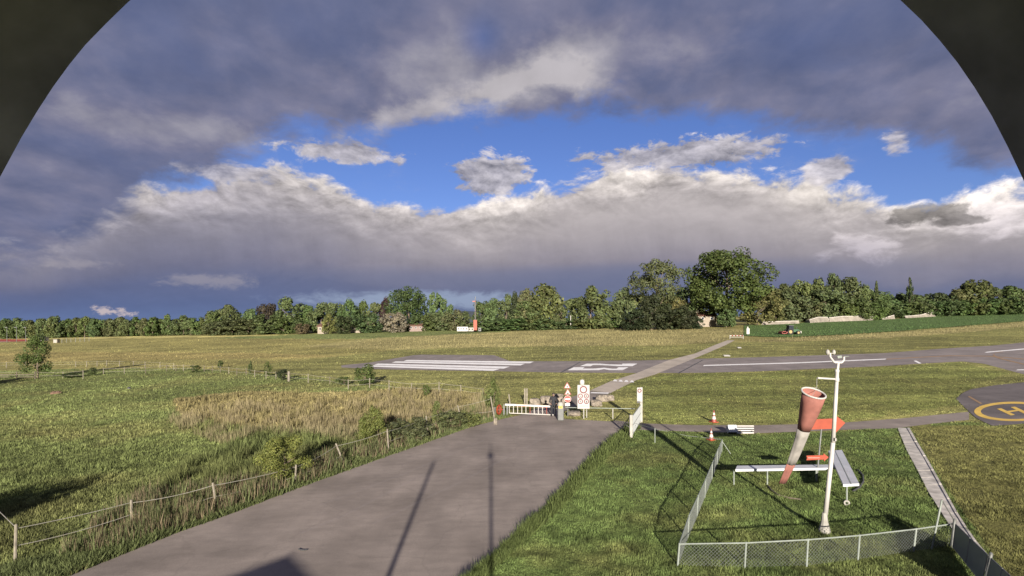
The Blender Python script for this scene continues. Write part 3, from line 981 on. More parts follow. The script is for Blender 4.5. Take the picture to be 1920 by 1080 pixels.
lawn_poly = [(1180, 806), (1400, 813), (1682, 804), (1830, 787), (1960, 790), (1960, 1130), (840, 1130), (895, 1080), (1060, 925), (1150, 832)]
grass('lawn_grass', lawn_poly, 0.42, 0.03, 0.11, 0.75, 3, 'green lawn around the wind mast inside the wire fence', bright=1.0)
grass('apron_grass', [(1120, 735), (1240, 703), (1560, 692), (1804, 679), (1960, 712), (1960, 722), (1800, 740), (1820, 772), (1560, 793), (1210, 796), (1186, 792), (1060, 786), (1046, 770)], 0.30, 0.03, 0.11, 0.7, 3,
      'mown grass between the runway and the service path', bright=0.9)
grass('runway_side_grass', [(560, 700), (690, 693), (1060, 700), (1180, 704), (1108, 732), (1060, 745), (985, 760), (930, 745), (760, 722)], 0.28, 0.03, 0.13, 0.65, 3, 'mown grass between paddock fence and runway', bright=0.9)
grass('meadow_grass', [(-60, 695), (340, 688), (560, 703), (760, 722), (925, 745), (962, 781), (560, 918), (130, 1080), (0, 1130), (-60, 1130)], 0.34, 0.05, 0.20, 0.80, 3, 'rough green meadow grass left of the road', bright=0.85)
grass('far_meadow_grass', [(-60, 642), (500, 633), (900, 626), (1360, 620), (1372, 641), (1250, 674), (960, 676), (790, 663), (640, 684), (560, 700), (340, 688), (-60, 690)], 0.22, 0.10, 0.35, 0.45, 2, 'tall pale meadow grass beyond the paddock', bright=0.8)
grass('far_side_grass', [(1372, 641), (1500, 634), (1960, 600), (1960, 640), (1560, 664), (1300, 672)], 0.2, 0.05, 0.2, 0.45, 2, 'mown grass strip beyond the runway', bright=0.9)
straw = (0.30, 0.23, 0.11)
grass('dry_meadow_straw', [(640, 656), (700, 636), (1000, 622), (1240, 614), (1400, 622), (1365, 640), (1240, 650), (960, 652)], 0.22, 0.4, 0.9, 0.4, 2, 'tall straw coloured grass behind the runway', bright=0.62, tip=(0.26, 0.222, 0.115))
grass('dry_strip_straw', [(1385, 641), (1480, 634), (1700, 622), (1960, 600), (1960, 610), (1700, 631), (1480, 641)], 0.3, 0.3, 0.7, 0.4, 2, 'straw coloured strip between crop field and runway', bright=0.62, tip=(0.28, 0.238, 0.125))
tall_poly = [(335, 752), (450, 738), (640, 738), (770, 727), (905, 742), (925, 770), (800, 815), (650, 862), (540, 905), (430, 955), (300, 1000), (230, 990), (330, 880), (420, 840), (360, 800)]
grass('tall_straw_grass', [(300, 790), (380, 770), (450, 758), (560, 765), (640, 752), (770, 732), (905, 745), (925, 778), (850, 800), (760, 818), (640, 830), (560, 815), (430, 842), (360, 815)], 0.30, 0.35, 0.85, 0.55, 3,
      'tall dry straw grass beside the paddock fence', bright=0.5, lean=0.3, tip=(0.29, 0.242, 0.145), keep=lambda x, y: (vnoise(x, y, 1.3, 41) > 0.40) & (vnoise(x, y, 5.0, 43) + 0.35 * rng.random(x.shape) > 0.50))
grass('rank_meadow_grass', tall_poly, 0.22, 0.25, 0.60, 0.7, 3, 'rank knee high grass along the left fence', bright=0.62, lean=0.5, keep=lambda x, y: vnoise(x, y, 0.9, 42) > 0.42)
# verge of weeds along the road
vl_ = [(q[0], q[1]) for q in ROADEDGE_L]
verge = [(q[0] - 55 * (q[1] - 600) / 420, q[1] - 26 * (q[1] - 600) / 420) for q in vl_] + vl_[::-1]
grass('verge_weeds', verge, 0.5, 0.08, 0.30, 1.0, 4, 'green weeds along the left road edge', colfn=lambda p, c: np.array((0.095, 0.115, 0.045)) * (0.6 + 0.8 * rng.random((len(p), 1))), lean=0.8)
dk = [(180, 990), (260, 935), (420, 905), (500, 905), (560, 885), (640, 850), (760, 820), (860, 790), (905, 775), (930, 782), (800, 826), (640, 882), (470, 945), (330, 995), (220, 1030), (110, 1050)]
grass('dock_weeds', dk, 0.22, 0.3, 0.75, 1.0, 4, 'brownish dock stems and weeds under the fence tapes', colfn=lambda p, c: np.where(rng.random((len(p), 1)) < 0.5, np.array((0.15, 0.12, 0.075)), np.array((0.11, 0.13, 0.055))) * (0.6 + 0.7 * rng.random((len(p), 1))),
      lean=0.35, keep=lambda x, y: vnoise(x, y, 0.8, 44) > 0.33)
edge_r = [(q[0] - 9, q[1] - 3) for q in ROADEDGE_R] + [(q[0] + 16, q[1] + 2) for q in ROADEDGE_R][::-1]
px, py = sample(edge_r, 0.9)
p = Pn(px, py); k = rng.random(len(p)) < 0.8; p = p[k]
blades_mesh('road_edge_tussocks', p, rng.uniform(0.08, 0.34, len(p)) * (0.5 + vnoise(p[:, 0], p[:, 1], 0.5, 61)), np.clip(0.9 * p[:, 1] / 533, 0.01, 0.1), np.tile((0.085, 0.11, 0.036), (len(p), 1)) * rng.uniform(0.7, 1.3, (len(p), 1)), 3, 0.7, 'ragged grass tussocks along the right road edge')
crop_poly = cf_near[:-1] + cf_far[:-1][::-1]
px, py = sample(crop_poly, 0.35); k = px < 1980; p = Pn(px[k], py[k]); p[:, 2] += 0.1
blades_mesh('crop_leaves', p, rng.uniform(0.15, 0.4, len(p)), np.full(len(p), 0.28), np.tile((0.062, 0.105, 0.036), (len(p), 1)) * (0.7 + 0.6 * vnoise(p[:, 0], p[:, 1], 5, 3))[:, None], 2, 0.8, 'leafy green crop on the field at right')


# ------------------------------------------------------------------ trees and shrubs
def leaf_cloud(centers, radii, n, size, squash=1.0, tone=0.26, seed=1, up=0.25):
    """Leaf-sized faces on the shells of many clumps. Returns verts, quads, colours."""
    r = np.random.default_rng(seed)
    c = np.asarray(centers, float); rad = np.asarray(radii, float)
    w = rad ** 2; k = r.choice(len(c), n, p=w / w.sum())
    d = r.normal(size=(n, 3)); d /= np.linalg.norm(d, axis=1)[:, None]
    q = r.uniform(0.55, 1.05, n) ** 0.6
    p = c[k] + d * (rad[k] * q)[:, None] * np.array((1, 1, squash))
    nm = d + r.normal(size=(n, 3)) * 0.42; nm[:, 2] += up; nm /= np.linalg.norm(nm, axis=1)[:, None]
    t = np.cross(nm, r.normal(size=(n, 3))); t /= np.linalg.norm(t, axis=1)[:, None]
    b = np.cross(nm, t)
    s = size * r.uniform(0.6, 1.3, n)[:, None]
    v = np.stack([p - t * s - b * s * 0.35, p + t * s * 0.1 - b * s * 0.75, p + t * s + b * s * 0.3, p - t * s * 0.1 + b * s * 0.75], 1).reshape(-1, 3)
    f = np.arange(n * 4).reshape(n, 4)
    ct = r.uniform(1 - tone, 1 + tone, len(c))
    lum = ct[k] * r.uniform(0.75, 1.25, n)
    col = np.stack([lum * r.uniform(0.92, 1.1, n), lum, lum * r.uniform(0.85, 1.1, n)], 1)
    return v, f, np.repeat(col, 4, 0)


def crown_shape(kind, seed, nclump):
    """Clump centres and radii for a crown of unit height (0..1) and unit width (-0.5..0.5)."""
    r = np.random.default_rng(seed)
    cs, rs = [], []
    lob = r.uniform(0.75, 1.15, 12)
    tries = 0
    while len(cs) < nclump and tries < 9000:
        tries += 1
        z = r.uniform(0.0, 1.0); a = r.uniform(0, 2 * math.pi)
        if kind == 'round':
            prof = math.sqrt(max(0, 1 - ((z - 0.52) / 0.50) ** 2)) ** 0.85
        elif kind == 'cone':
            prof = max(0.05, 1.0 - z) ** 0.75 * min(1, z * 6 + 0.35)
        elif kind == 'column':
            prof = min(1, z * 5 + 0.3) * max(0.0, 1 - z ** 3)
        elif kind == 'egg':
            prof = math.sin(math.pi * min(1, max(0, z * 0.85 + 0.13)) ** 0.8) ** 0.8
        else:  # open, uneven
            prof = math.sqrt(max(0, 1 - ((z - 0.58) / 0.45) ** 2))
            if r.random() < 0.25 and z < 0.5:
                continue
        prof *= lob[int(a / (2 * math.pi) * 12) % 12] * (0.85 + 0.3 * r.random())
        q = r.uniform(0.2, 1.0) ** 0.5
        x = math.cos(a) * prof * 0.42 * q; y = math.sin(a) * prof * 0.42 * q
        cs.append((x, y, 0.06 + z * 0.86)); rs.append(r.uniform(0.085, 0.15) * (0.75 if kind in ('open', 'column') else 1.0))
    return cs, rs


def branch_mesh(kind, seed, trunk_top, n_limb, rad=0.02):
    r = random.Random(seed)
    mb = MB()
    pts = [Vector((0, 0, -0.03))]
    for i in range(1, 6):
        pts.append(Vector((r.uniform(-0.012, 0.012), r.uniform(-0.012, 0.012), trunk_top * i / 5)))
    for i in range(5):
        mb.tube(pts[i], pts[i + 1], rad * (1.15 - i * 0.17), rad * (1.15 - (i + 1) * 0.17), 7)
    for k in range(n_limb):
        t = r.uniform(0.3, 0.95); b = pts[0].lerp(pts[-1], t)
        a = r.uniform(0, 6.28); l = r.uniform(0.14, 0.32)
        e = b + Vector((math.cos(a) * l * 0.8, math.sin(a) * l * 0.8, l * r.uniform(0.5, 1.0)))
        mb.tube(b, e, rad * 0.42, rad * 0.14, 5)
    return mb


def make_mesh(mb, name, mat):
    me = bpy.data.meshes.new(name)
    me.from_pydata(mb.v, [], mb.f); me.materials.append(mat); me.update()
    return me


LIB = {}


def lib(kind, variant, leaves=1500, size=0.032, nclump=46):
    leaves = int(leaves * 1.9); size = size * 0.74
    key = (kind, variant, leaves)
    if key not in LIB:
        seed = 100 + variant * 17 + sum(map(ord, kind))
        cs, rs = crown_shape(kind, seed, nclump)
        v, f, c = leaf_cloud(cs, rs, leaves, size, seed=seed)
        crown = np_mesh('crown', v, f, MAT['leaf'], c)
        trunk = make_mesh(branch_mesh(kind, seed, 0.75 if kind != 'round' else 0.6, 9, 0.02), 'trunk', MAT['bark'])
        LIB[key] = (crown, trunk)
    return LIB[key]


def plant(name, label, cat, base, height, width, kind, variant, tint, group=None, leaves=1500, size=0.032, nclump=46, lift=0.0, rot=None, trunk=True):
    """A tree as an empty with its trunk and crown; crown of unit size scaled to the tree."""
    crown, tr = lib(kind, variant, leaves, size, nclump)
    o = thing(name, label, cat, base, group)
    rz = random.uniform(0, 6.28) if rot is None else rot
    c = bpy.data.objects.new('crown', crown); COL.objects.link(c); c.parent = o
    c.scale = (width, width, height * (1 - lift)); c.rotation_euler = (0, 0, rz); c.location = (0, 0, height * lift)
    c.color = (*tint, 1.0)
    if trunk:
        t = bpy.data.objects.new('trunk', tr); COL.objects.link(t); t.parent = o
        t.scale = (max(width, height * 0.5), max(width, height * 0.5), height); t.rotation_euler = (0, 0, rz)
    return o


GREEN = (0.080, 0.106, 0.040); OLIVE = (0.090, 0.112, 0.045); DARK = (0.031, 0.041, 0.020); LIGHT = (0.105, 0.120, 0.042)
COPPER = (0.036, 0.022, 0.023); BROWN = (0.052, 0.044, 0.026); PALE = (0.155, 0.16, 0.105); YELL = (0.115, 0.118, 0.04); MID = (0.066, 0.089, 0.034)


def tree(px, depth, top, wpx, kind, tint, label, variant=None, name='tree', group='trees of the far tree line', basepx=None, **kw):
    x = (px - CX) / F * depth
    g = gz(x, depth)
    ztop = CAM_H + (CY - top) / F * depth
    h = (ztop - g) * 1.06
    wpx = wpx * 1.28
    v = random.randrange(4) if variant is None else variant
    t = tuple(c * random.uniform(0.88, 1.12) for c in tint)
    return plant(name, label, 'tree', (x, depth, g - 0.1), h, wpx * depth / F, kind, v, t, group, **kw)


ORD = ['first', 'second', 'third', 'fourth', 'fifth', 'sixth', 'seventh', 'eighth', 'ninth', 'tenth', 'eleventh', 'twelfth', 'thirteenth', 'fourteenth', 'fifteenth', 'sixteenth', 'seventeenth', 'eighteenth',
       'nineteenth', 'twentieth', 'twenty-first', 'twenty-second', 'twenty-third', 'twenty-fourth', 'twenty-fifth', 'twenty-sixth', 'twenty-seventh', 'twenty-eighth', 'twenty-ninth', 'thirtieth']
# low even wood at the left: front row
lw = [(2, 603), (18, 601), (34, 604), (50, 601), (66, 599), (81, 597), (97, 600), (112, 596), (128, 599), (143, 597), (159, 595), (174, 599), (190, 597), (206, 599), (222, 597), (238, 600), (255, 596), (270, 599), (286, 597),
      (300, 599), (314, 591), (329, 598), (344, 593), (358, 600), (372, 595)]
for i, (px, top) in enumerate(lw):
    tree(px, 322 - i * 0.8 + random.uniform(-4, 4), top, random.uniform(22, 28), random.choice(['egg', 'round', 'egg']), random.choice([GREEN, MID, OLIVE]), f'{ORD[i]} crown from the left edge in the low wood behind the left meadow',
         group='trees of the low left wood', leaves=1100, size=0.05)
for i in range(19):
    px = -10 + i * 21.5
    tree(px, 336, 602 - 5 * (i % 3) * 0.6, 30, 'egg', MID, f'{ORD[i]} tree from the left in the back row of the low left wood', group='back row of the low left wood', leaves=1100, size=0.05)

# taller trees behind the houses, left of the orange mast
mid = [(392, 588, 26, 'egg', GREEN), (411, 580, 36, 'round', MID), (427, 574, 38, 'egg', GREEN), (452, 588, 34, 'round', MID), (472, 579, 32, 'egg', OLIVE), (545, 562, 56, 'round', GREEN), (577, 574, 38, 'egg', MID),
       (602, 569, 42, 'egg', GREEN), (628, 566, 38, 'round', OLIVE), (655, 565, 34, 'egg', MID), (681, 568, 32, 'egg', GREEN), (703, 569, 30, 'open', OLIVE)]
for i, (px, top, w, k, t) in enumerate(mid):
    tree(px, 292 + random.uniform(-6, 6), top, w * 1.12, k, t, f'{ORD[i]} green tree from the left in the tall row behind the small cream house', leaves=2000, size=0.038)
tree(498, 296, 568, 34, 'round', BROWN, 'brown leaved tree showing above the green row left of the cream house', leaves=1800, size=0.04)
tree(724, 292, 562, 27, 'egg', COPPER, 'dark purple copper beech left of the largest round tree', leaves=2000, size=0.04)
low = [(400, 602, 30), (436, 600, 38), (466, 598, 40), (500, 590, 44), (532, 596, 40), (562, 600, 30)]
for i, (px, top, w) in enumerate(low):
    tree(px, 280, top, w * 1.15, 'round', MID, f'{ORD[i]} low dense tree from the left, foot of row left of cream house', group='low trees before the tall row', leaves=1500, size=0.045)
tree(566, 268, 607, 26, 'round', (0.11, 0.085, 0.045), 'small brownish bush left of the cream house', leaves=900, size=0.06)
tree(616, 262, 590, 26, 'egg', YELL, 'yellow green tree before the roof of the cream house', leaves=1200, size=0.05)
tree(645, 258, 594, 32, 'round', (0.028, 0.04, 0.018), 'dark round evergreen right of the cream house', leaves=1500, size=0.045)
tree(690, 262, 588, 54, 'round', MID, 'broad low tree between dark evergreen and pale blossoming shrub', leaves=1800, size=0.04)
tree(740, 258, 586, 46, 'round', PALE, 'pale blossoming round tree left of the pink house', leaves=1800, size=0.04)
tree(767, 272, 541, 62, 'round', (0.05, 0.075, 0.022), 'largest round dark green tree standing alone above the pink house', variant=1, leaves=4200, size=0.026, nclump=80)
tree(815, 274, 551, 32, 'open', OLIVE, 'tall loose tree right of the largest round tree', leaves=1600, size=0.04)
tree(836, 276, 565, 34, 'round', OLIVE, 'rounded olive tree touching the tall loose tree', leaves=1600, size=0.04)
for i, (px, top, w, t) in enumerate([(806, 590, 34, MID), (830, 584, 40, OLIVE), (852, 583, 34, OLIVE), (872, 586, 30, GREEN)]):
    tree(px, 264, top, w * 1.1, 'round', t, f'{ORD[i]} low orchard tree from the left between pink house and orange mast', group='orchard trees by the orange mast', leaves=1300, size=0.045)
rt = [(903, 567, 32, 'round', MID), (925, 560, 32, 'egg', OLIVE), (949, 556, 34, 'round', GREEN), (966, 552, 24, 'egg', DARK), (986, 545, 40, 'egg', OLIVE), (1023, 536, 64, 'egg', OLIVE), (1004, 562, 50, 'round', OLIVE), (1052, 574, 32, 'egg', OLIVE),
      (1078, 562, 34, 'round', OLIVE), (1108, 539, 66, 'round', OLIVE), (1142, 565, 40, 'round', OLIVE), (1170, 540, 40, 'egg', OLIVE), (1198, 550, 38, 'round', OLIVE)]
for i, (px, top, w, k, t) in enumerate(rt):
    tree(px, 250 - i * 1.2, top, w * 1.12, k, t, f'{ORD[i]} tree from the orange mast in the row running right to the dark thicket', leaves=2200, size=0.036, lift=0.0)
for i, px in enumerate([905, 935, 962, 990, 1020, 1062, 1090, 1120, 1150]):
    tree(px, 240, 600 - (i % 3) * 2, 44, 'round', MID, f'{ORD[i]} bush from the left at the foot of the row right of the orange mast', group='bushes under the middle row', leaves=700, size=0.07, name='bush')
# the two great trees and the thicket at their foot
tree(1232, 226, 493, 84, 'open', GREEN, 'tall airy tree left of the great poplar, second tallest in view', variant=2, leaves=4200, size=0.022, nclump=80, lift=0.22, name='tall_tree')
tree(1362, 221, 474, 138, 'open', (0.056, 0.078, 0.024), 'great spreading poplar, tallest tree in view, beside the red roofed house', variant=3, leaves=9000, size=0.019, nclump=150, lift=0.03, name='poplar_tree')
tree(1285, 230, 540, 60, 'round', OLIVE, 'yellowish tree between the airy tree and the great poplar', leaves=2000, size=0.035)
tree(1258, 228, 552, 50, 'round', LIGHT, 'pale green tree under the airy tall tree', leaves=1800, size=0.035)
tree(1305, 236, 522, 46, 'egg', OLIVE, 'brown green tree rising just left of the great poplar', leaves=2000, size=0.035)
tree(1420, 226, 545, 62, 'round', LIGHT, 'bright green tree at the right foot of the great poplar', leaves=2400, size=0.032)
tree(1362, 217, 568, 34, 'egg', GREEN, 'low green sprouts around the poplar trunk', leaves=1200, size=0.05)
for i, (px, top, w) in enumerate([(1188, 582, 46), (1222, 556, 54), (1256, 572, 60), (1284, 576, 42), (1306, 594, 26)]):
    tree(px, 208, top, w * 1.1, 'round' if i != 1 else 'egg', DARK, f'{ORD[i]} dark evergreen from the left in the thicket left of the red roofed house', group='dark evergreens of the thicket', leaves=2000, size=0.04)
# wood at the right
rw_ = [(1445, 541, 42), (1472, 533, 46), (1502, 530, 40), (1532, 527, 42), (1560, 514, 36), (1592, 524, 54), (1618, 538, 44), (1642, 546, 36)]
for i, (px, top, w) in enumerate(rw_):
    tree(px, 262, top, w * 1.1, random.choice(['egg', 'round']), random.choice([GREEN, MID, OLIVE]), f'{ORD[i]} tall tree from the great poplar in the wood behind the crop field', group='tall trees of the right wood', leaves=2200, size=0.036)
for i, (px, top, w) in enumerate([(1455, 562, 44), (1490, 548, 50), (1522, 560, 40), (1548, 543, 54), (1580, 560, 46), (1612, 562, 48), (1640, 568, 36)]):
    tree(px, 254, top, w * 1.1, 'round', random.choice([MID, GREEN, OLIVE]), f'{ORD[i]} front tree from the great poplar at the foot of the right wood', group='front trees of the right wood', leaves=1800, size=0.04)
tree(1643, 300, 531, 12, 'column', MID, 'short slender column tree right of the right wood', leaves=700, size=0.06)
tree(1706, 300, 522, 15, 'column', (0.035, 0.05, 0.02), 'tall slender cypress standing out of the low right trees', leaves=900, size=0.05)
for i, (px, top, w) in enumerate([(1664, 552, 40), (1690, 553, 38), (1716, 554, 40), (1742, 549, 40), (1768, 552, 38), (1797, 545, 46), (1832, 528, 46), (1862, 541, 44), (1892, 538, 44), (1918, 541, 44)]):
    tree(px, 310, top, w * 1.15, random.choice(['egg', 'round']), random.choice([MID, MID, GREEN]), f'{ORD[i]} low tree from the cypress rightwards to the frame edge' if i > 2 else f'{ORD[i]} low tree beyond the wood, left part, around the cypress', group='low trees at the far right', leaves=1400, size=0.05)
for i, px in enumerate(range(1660, 1930, 24)):
    tree(px, 286, 569 - i * 1.2, 36, 'round', (0.06, 0.085, 0.03), f'{ORD[i]} hedge bush from the left below the far right trees', group='hedge bushes at the far right', leaves=700, size=0.07, name='bush')

# single tree on the left meadow with its fence, saplings and bushes by the paddock fences
tree(70, 78.5, 633, 52, 'egg', (0.062, 0.088, 0.03), 'small single tree standing on the left meadow', variant=2, group=None, leaves=2600, size=0.026, nclump=60, lift=0.16)
SH = [
    (535, 908, 822, 98, (0.125, 0.140, 0.038), 'yellow green sapling before the road fence, largest bush in the meadow', 'round', 5200, 0.020),
    (700, 828, 764, 66, (0.105, 0.122, 0.036), 'light green sapling right of the largest meadow bush', 'egg', 3000, 0.025),
    (685, 722, 685, 48, (0.065, 0.088, 0.028), 'green bush before the runway threshold stripes', 'round', 1300, 0.036),
    (926, 770, 711, 40, (0.085, 0.105, 0.035), 'slim young tree beside the red ring of the barrier', 'egg', 900, 0.036),
    (502, 705, 678, 20, (0.07, 0.09, 0.03), 'thin sapling left of the dark round shrub', 'egg', 500, 0.05),
    (530, 713, 692, 25, (0.028, 0.038, 0.018), 'dark round shrub beside the thick fence post', 'round', 900, 0.045),
    (470, 700, 677, 12, (0.05, 0.07, 0.025), 'tiny upright sapling on the mown strip', 'column', 300, 0.08),
    (413, 690, 676, 11, (0.05, 0.07, 0.025), 'tiny round sapling, leftmost by the far fence', 'round', 300, 0.08),
    (645, 722, 708, 30, (0.06, 0.085, 0.028), 'low bush left of the bush by the stripes', 'round', 500, 0.06),
    (799, 742, 722, 18, (0.07, 0.09, 0.03), 'little shrub under the far fence right of the bush', 'round', 500, 0.06),
    (820, 798, 754, 30, (0.095, 0.115, 0.04), 'slim light green shrub behind the bramble hedge', 'egg', 800, 0.04),
    (770, 826, 786, 96, (0.072, 0.082, 0.040), 'grey green bramble hedge along the road fence', 'round', 1800, 0.03),
    (845, 806, 774, 66, (0.078, 0.090, 0.040), 'smaller bramble hedge nearer the barrier', 'round', 1300, 0.035),
    (880, 800, 772, 50, (0.10, 0.115, 0.04), 'leafy weeds bush before the leaning barrier post', 'round', 1000, 0.04),
    (135, 708, 700, 44, (0.055, 0.075, 0.028), 'low bush by the left fence corner', 'round', 500, 0.06),
    (172, 704, 690, 20, (0.06, 0.08, 0.03), 'small bush on the left fence line', 'round', 400, 0.07),
    (365, 698, 686, 22, (0.06, 0.08, 0.03), 'small dark bush at the fence bend', 'round', 400, 0.07),
]
for i, (px, by, ty, w, t, lab, kd, lv, sz) in enumerate(SH):
    b = P(px, by)
    plant('sapling' if 'sapling' in lab or 'young' in lab else 'shrub', lab, 'shrub', b, (by - ty) * b.y / F + 0.1, w * b.y / F, kd, i % 4, t, 'saplings and shrubs by the fences', leaves=lv, size=sz, nclump=40)
# two trees beyond the left edge whose shadows fall into the picture
plant('tree', 'tree beyond the left edge of the picture, casting the dark shade on the near meadow', 'tree', (-20.0, 4.0, gz(-20.0, 4.0)), 5.6, 4.6, 'round', 1, GREEN, None, 1500, 0.04)
plant('tree', 'tree beyond the left edge of the picture, casting shade beside the single tree', 'tree', (-70.5, 50.0, gz(-70.5, 50)), 7.4, 9, 'round', 3, GREEN, None, 1500, 0.04)

# ------------------------------------------------------------------ far buildings
def house(name, label, px, by, wpx, hpx, depth, wall, roofm, roof_px, dep=8.0, windows=2, door=False, chimney=False, axis='x'):
    x = (px - CX) / F * depth; g = CAM_H + (CY - by) / F * depth
    k = depth / F
    w = wpx * k; hh = hpx * k; rh = roof_px * k
    o = thing(name, label, 'house', (x, depth, g))
    mb = MB(); mb.box((x, depth + dep / 2, g + hh / 2 - 1.0), (w, dep, hh + 2.0)); mb.build('wall', wall, o)
    mb = MB()
    e = 0.5
    y0, y1 = depth - e, depth + dep + e; x0, x1 = x - w / 2 - e, x + w / 2 + e; z0 = g + hh - 0.1; ym = depth + dep / 2
    t = 0.2
    a = [(x0, y0, z0), (x0, ym, z0 + rh), (x0, y1, z0), (x0, y1, z0 + t), (x0, ym, z0 + rh + t), (x0, y0, z0 + t)]
    mb.prism(a, (x1 - x0, 0, 0)); r_ = mb.build('roof', roofm, o)
    if chimney:
        mb = MB(); mb.box((x0 + w * 0.12, ym - 1.5, z0 + rh * 0.9), (0.9, 0.9, 3.4)); mb.build('chimney', MAT['cream'], r_)
    for i in range(windows):
        wx = x - w / 2 + w * (i + 0.5) / windows
        mb = MB(); mb.box((wx, depth - 0.02, g + hh * 0.58), (w / windows * 0.34, 0.08, hh * 0.42)); f_ = mb.build('window', MAT['white'], o)
        mb = MB(); mb.box((wx, depth - 0.075, g + hh * 0.58), (w / windows * 0.26, 0.05, hh * 0.34)); mb.build('pane', MAT['glass'], f_)
    return o


house('house', 'small cream house with brown roof among the left trees', 605, 623, 19, 11, 266, MAT['cream'], MAT['rooftile'], 4.5)
house('house', 'low house with a light wall behind the dark round evergreen', 666, 620, 18, 8, 268, MAT['cream'], MAT['rooftile'], 3.5, windows=2)
house('house', 'long low pinkish house under the largest round tree', 784, 619, 34, 8, 266, MAT['pink'], MAT['rooftile'], 4, windows=4)
house('house', 'tall white house half hidden behind trees right of the orange mast', 913, 604, 22, 18, 262, MAT['offwhite'], MAT['rooftile'], 8, windows=2)
house('house', 'house with reddish tile roof and pale chimney behind the poplar', 1326, 604, 34, 12, 224, MAT['cream'], MAT['roofred'], 9, windows=2, chimney=True)

# long hall with red roof at the left edge, and the white wall in front of it
o = thing('sports_hall', 'low hall with red striped roof at the left edge behind the single tree', 'hall', At(10, 650, 265))
mb = MB(); q = At(-30, 648, 265); mb.box((q.x + 3, q.y + 6, q.z - 1.0), (38, 12, 2.6)); mb.build('wall', MAT['offwhite'], o)
for k, (y0, y1, m_) in enumerate([(646.0, 643.5, 'red'), (643.5, 641.5, 'offwhite'), (641.5, 639.2, 'coral'), (639.2, 637.2, 'orange')]):
    a = At(-110, y0, 264.5 + k * 2.6); b = At(50, y0, 264.5 + k * 2.6); c = At(50, y1, 267.0 + k * 2.6); d = At(-110, y1, 267.0 + k * 2.6)
    mb = MB(); mb.prism([a, b, c, d], (0, 0, 0.25)); mb.build('roof_panel', MAT[m_], o)
o = thing('site_wall', 'white wall in front of the red roofed hall at the left edge', 'wall', At(20, 652, 240))
mb = MB()
a = At(-110, 652.5, 240); b = At(43, 652.5, 240)
mb.box(((a.x + b.x) / 2, 240, a.z + 0.7), (b.x - a.x, 0.35, 1.7)); mb.build('panel', MAT['offwhite'], o)
mb = MB(); mb.box(((a.x + b.x) / 2, 240, a.z + 1.6), (b.x - a.x + 0.2, 0.5, 0.14)); mb.build('coping', MAT['concrete'], o)
for i, px in enumerate((13, 31, 48)):
    q = At(px, 650, 262); o = thing('lamp_post', f'{ORD[i]} thin light pole from the left by the red roofed hall', 'lamp post', q, 'light poles by the hall')
    mb = MB(); mb.tube(q, q + Vector((0, 0, 9.5)), 0.14, 0.08, 6); mb.build('pole', MAT['steel'], o)
    mb = MB(); mb.box(q + Vector((0, -0.3, 9.5)), (1.2, 0.5, 0.3)); mb.build('lamp_head', MAT['steel'], o)
q = At(72, 641, 268)
o = thing('white_hut', 'small white hut behind the crown of the single tree', 'hut', q)
mb = MB(); mb.box(q + Vector((0, 2, 0.9)), (3.6, 4, 2.6)); mb.build('wall', MAT['white'], o)
mb = MB(); mb.box(q + Vector((0, 2, 2.3)), (4.0, 4.4, 0.2)); mb.build('roof', MAT['grey'], o)
mb = MB(); mb.box(q + Vector((0.6, -0.03, 0.8)), (0.9, 0.08, 2.0)); mb.build('door', MAT['grey'], o)
q = P(106, 643)
o = thing('utility_cabinet', 'small pale yellow cabinet at the edge of the left wood', 'cabinet', q)
k = q.y / F
mb = MB(); mb.box(q + Vector((0, 0, 3.3 * k)), (7.5 * k, 1.4, 6.6 * k)); mb.build('body', MAT['cream'], o)
mb = MB(); mb.box(q + Vector((0, 0, 6.9 * k)), (8.2 * k, 1.6, 0.5 * k)); mb.build('lid', MAT['grey'], o)
mb = MB(); mb.box(q + Vector((0, -0.72, 3.1 * k)), (5.5 * k, 0.05, 5.2 * k)); mb.build('door', MAT['offwhite'], o)
# far mesh fence behind the cabinet
o = thing('sports_fence', 'grey mesh fence at the wood edge right of the yellow cabinet', 'fence', P(140, 642))
mb = MB()
for i in range(7):
    q = P(116 + i * 8.5, 643 - i * 0.5)
    mb = MB(); mb.tube(q, q + Vector((0, 0, 1.9)), 0.07, 0.07, 5); mb.build('post', MAT['steel'], o)
    if i < 6:
        r_ = P(116 + (i + 1) * 8.5, 643 - (i + 1) * 0.5)
        mb = MB()
        for j in range(5):
            mb.tube(q + Vector((0, 0, 0.3 + j * 0.38)), r_ + Vector((0, 0, 0.3 + j * 0.38)), 0.025, 0.025, 4)
        mb.build('rail', MAT['steel'], o)

# orange cabin with lattice mast, white containers beside it
q = At(891, 619, 234)
k = 234 / F
o = thing('signal_mast', 'orange cabin carrying a tall thin red and white lattice mast', 'mast', q)
mb = MB(); mb.box(q + Vector((0, 0.8, 9.3 * k)), (6.6 * k, 1.6, 18.6 * k)); mb.build('cabin', MAT['orange'], o)
mb = MB(); mb.box(q + Vector((0, 0.8, 18.9 * k)), (7.2 * k, 1.8, 0.6 * k)); mb.build('cabin_roof', MAT['coral'], o)
zt = 63 * k; zb = 19.0 * k
for sx, sy in ((-1, 0.3), (1, 0.3), (0, 1.4)):
    mb = MB(); mb.tube(q + Vector((sx * 0.28, sy, zb)), q + Vector((sx * 0.12, sy * 0.5 + 0.4, zt)), 0.07, 0.05, 5); mb.build('chord', MAT['steel'], o)
for i in range(14):
    z0 = zb + (zt - zb) * i / 14; z1 = zb + (zt - zb) * (i + 1) / 14; s = 1 if i % 2 else -1; w0 = 0.28 - 0.16 * i / 14
    mb = MB(); mb.tube(q + Vector((s * w0, 0.35, z0)), q + Vector((-s * w0, 0.4, z1)), 0.045, 0.045, 4); mb.build('lattice_bar', MAT['coral' if (i // 3) % 2 else 'offwhite'], o)
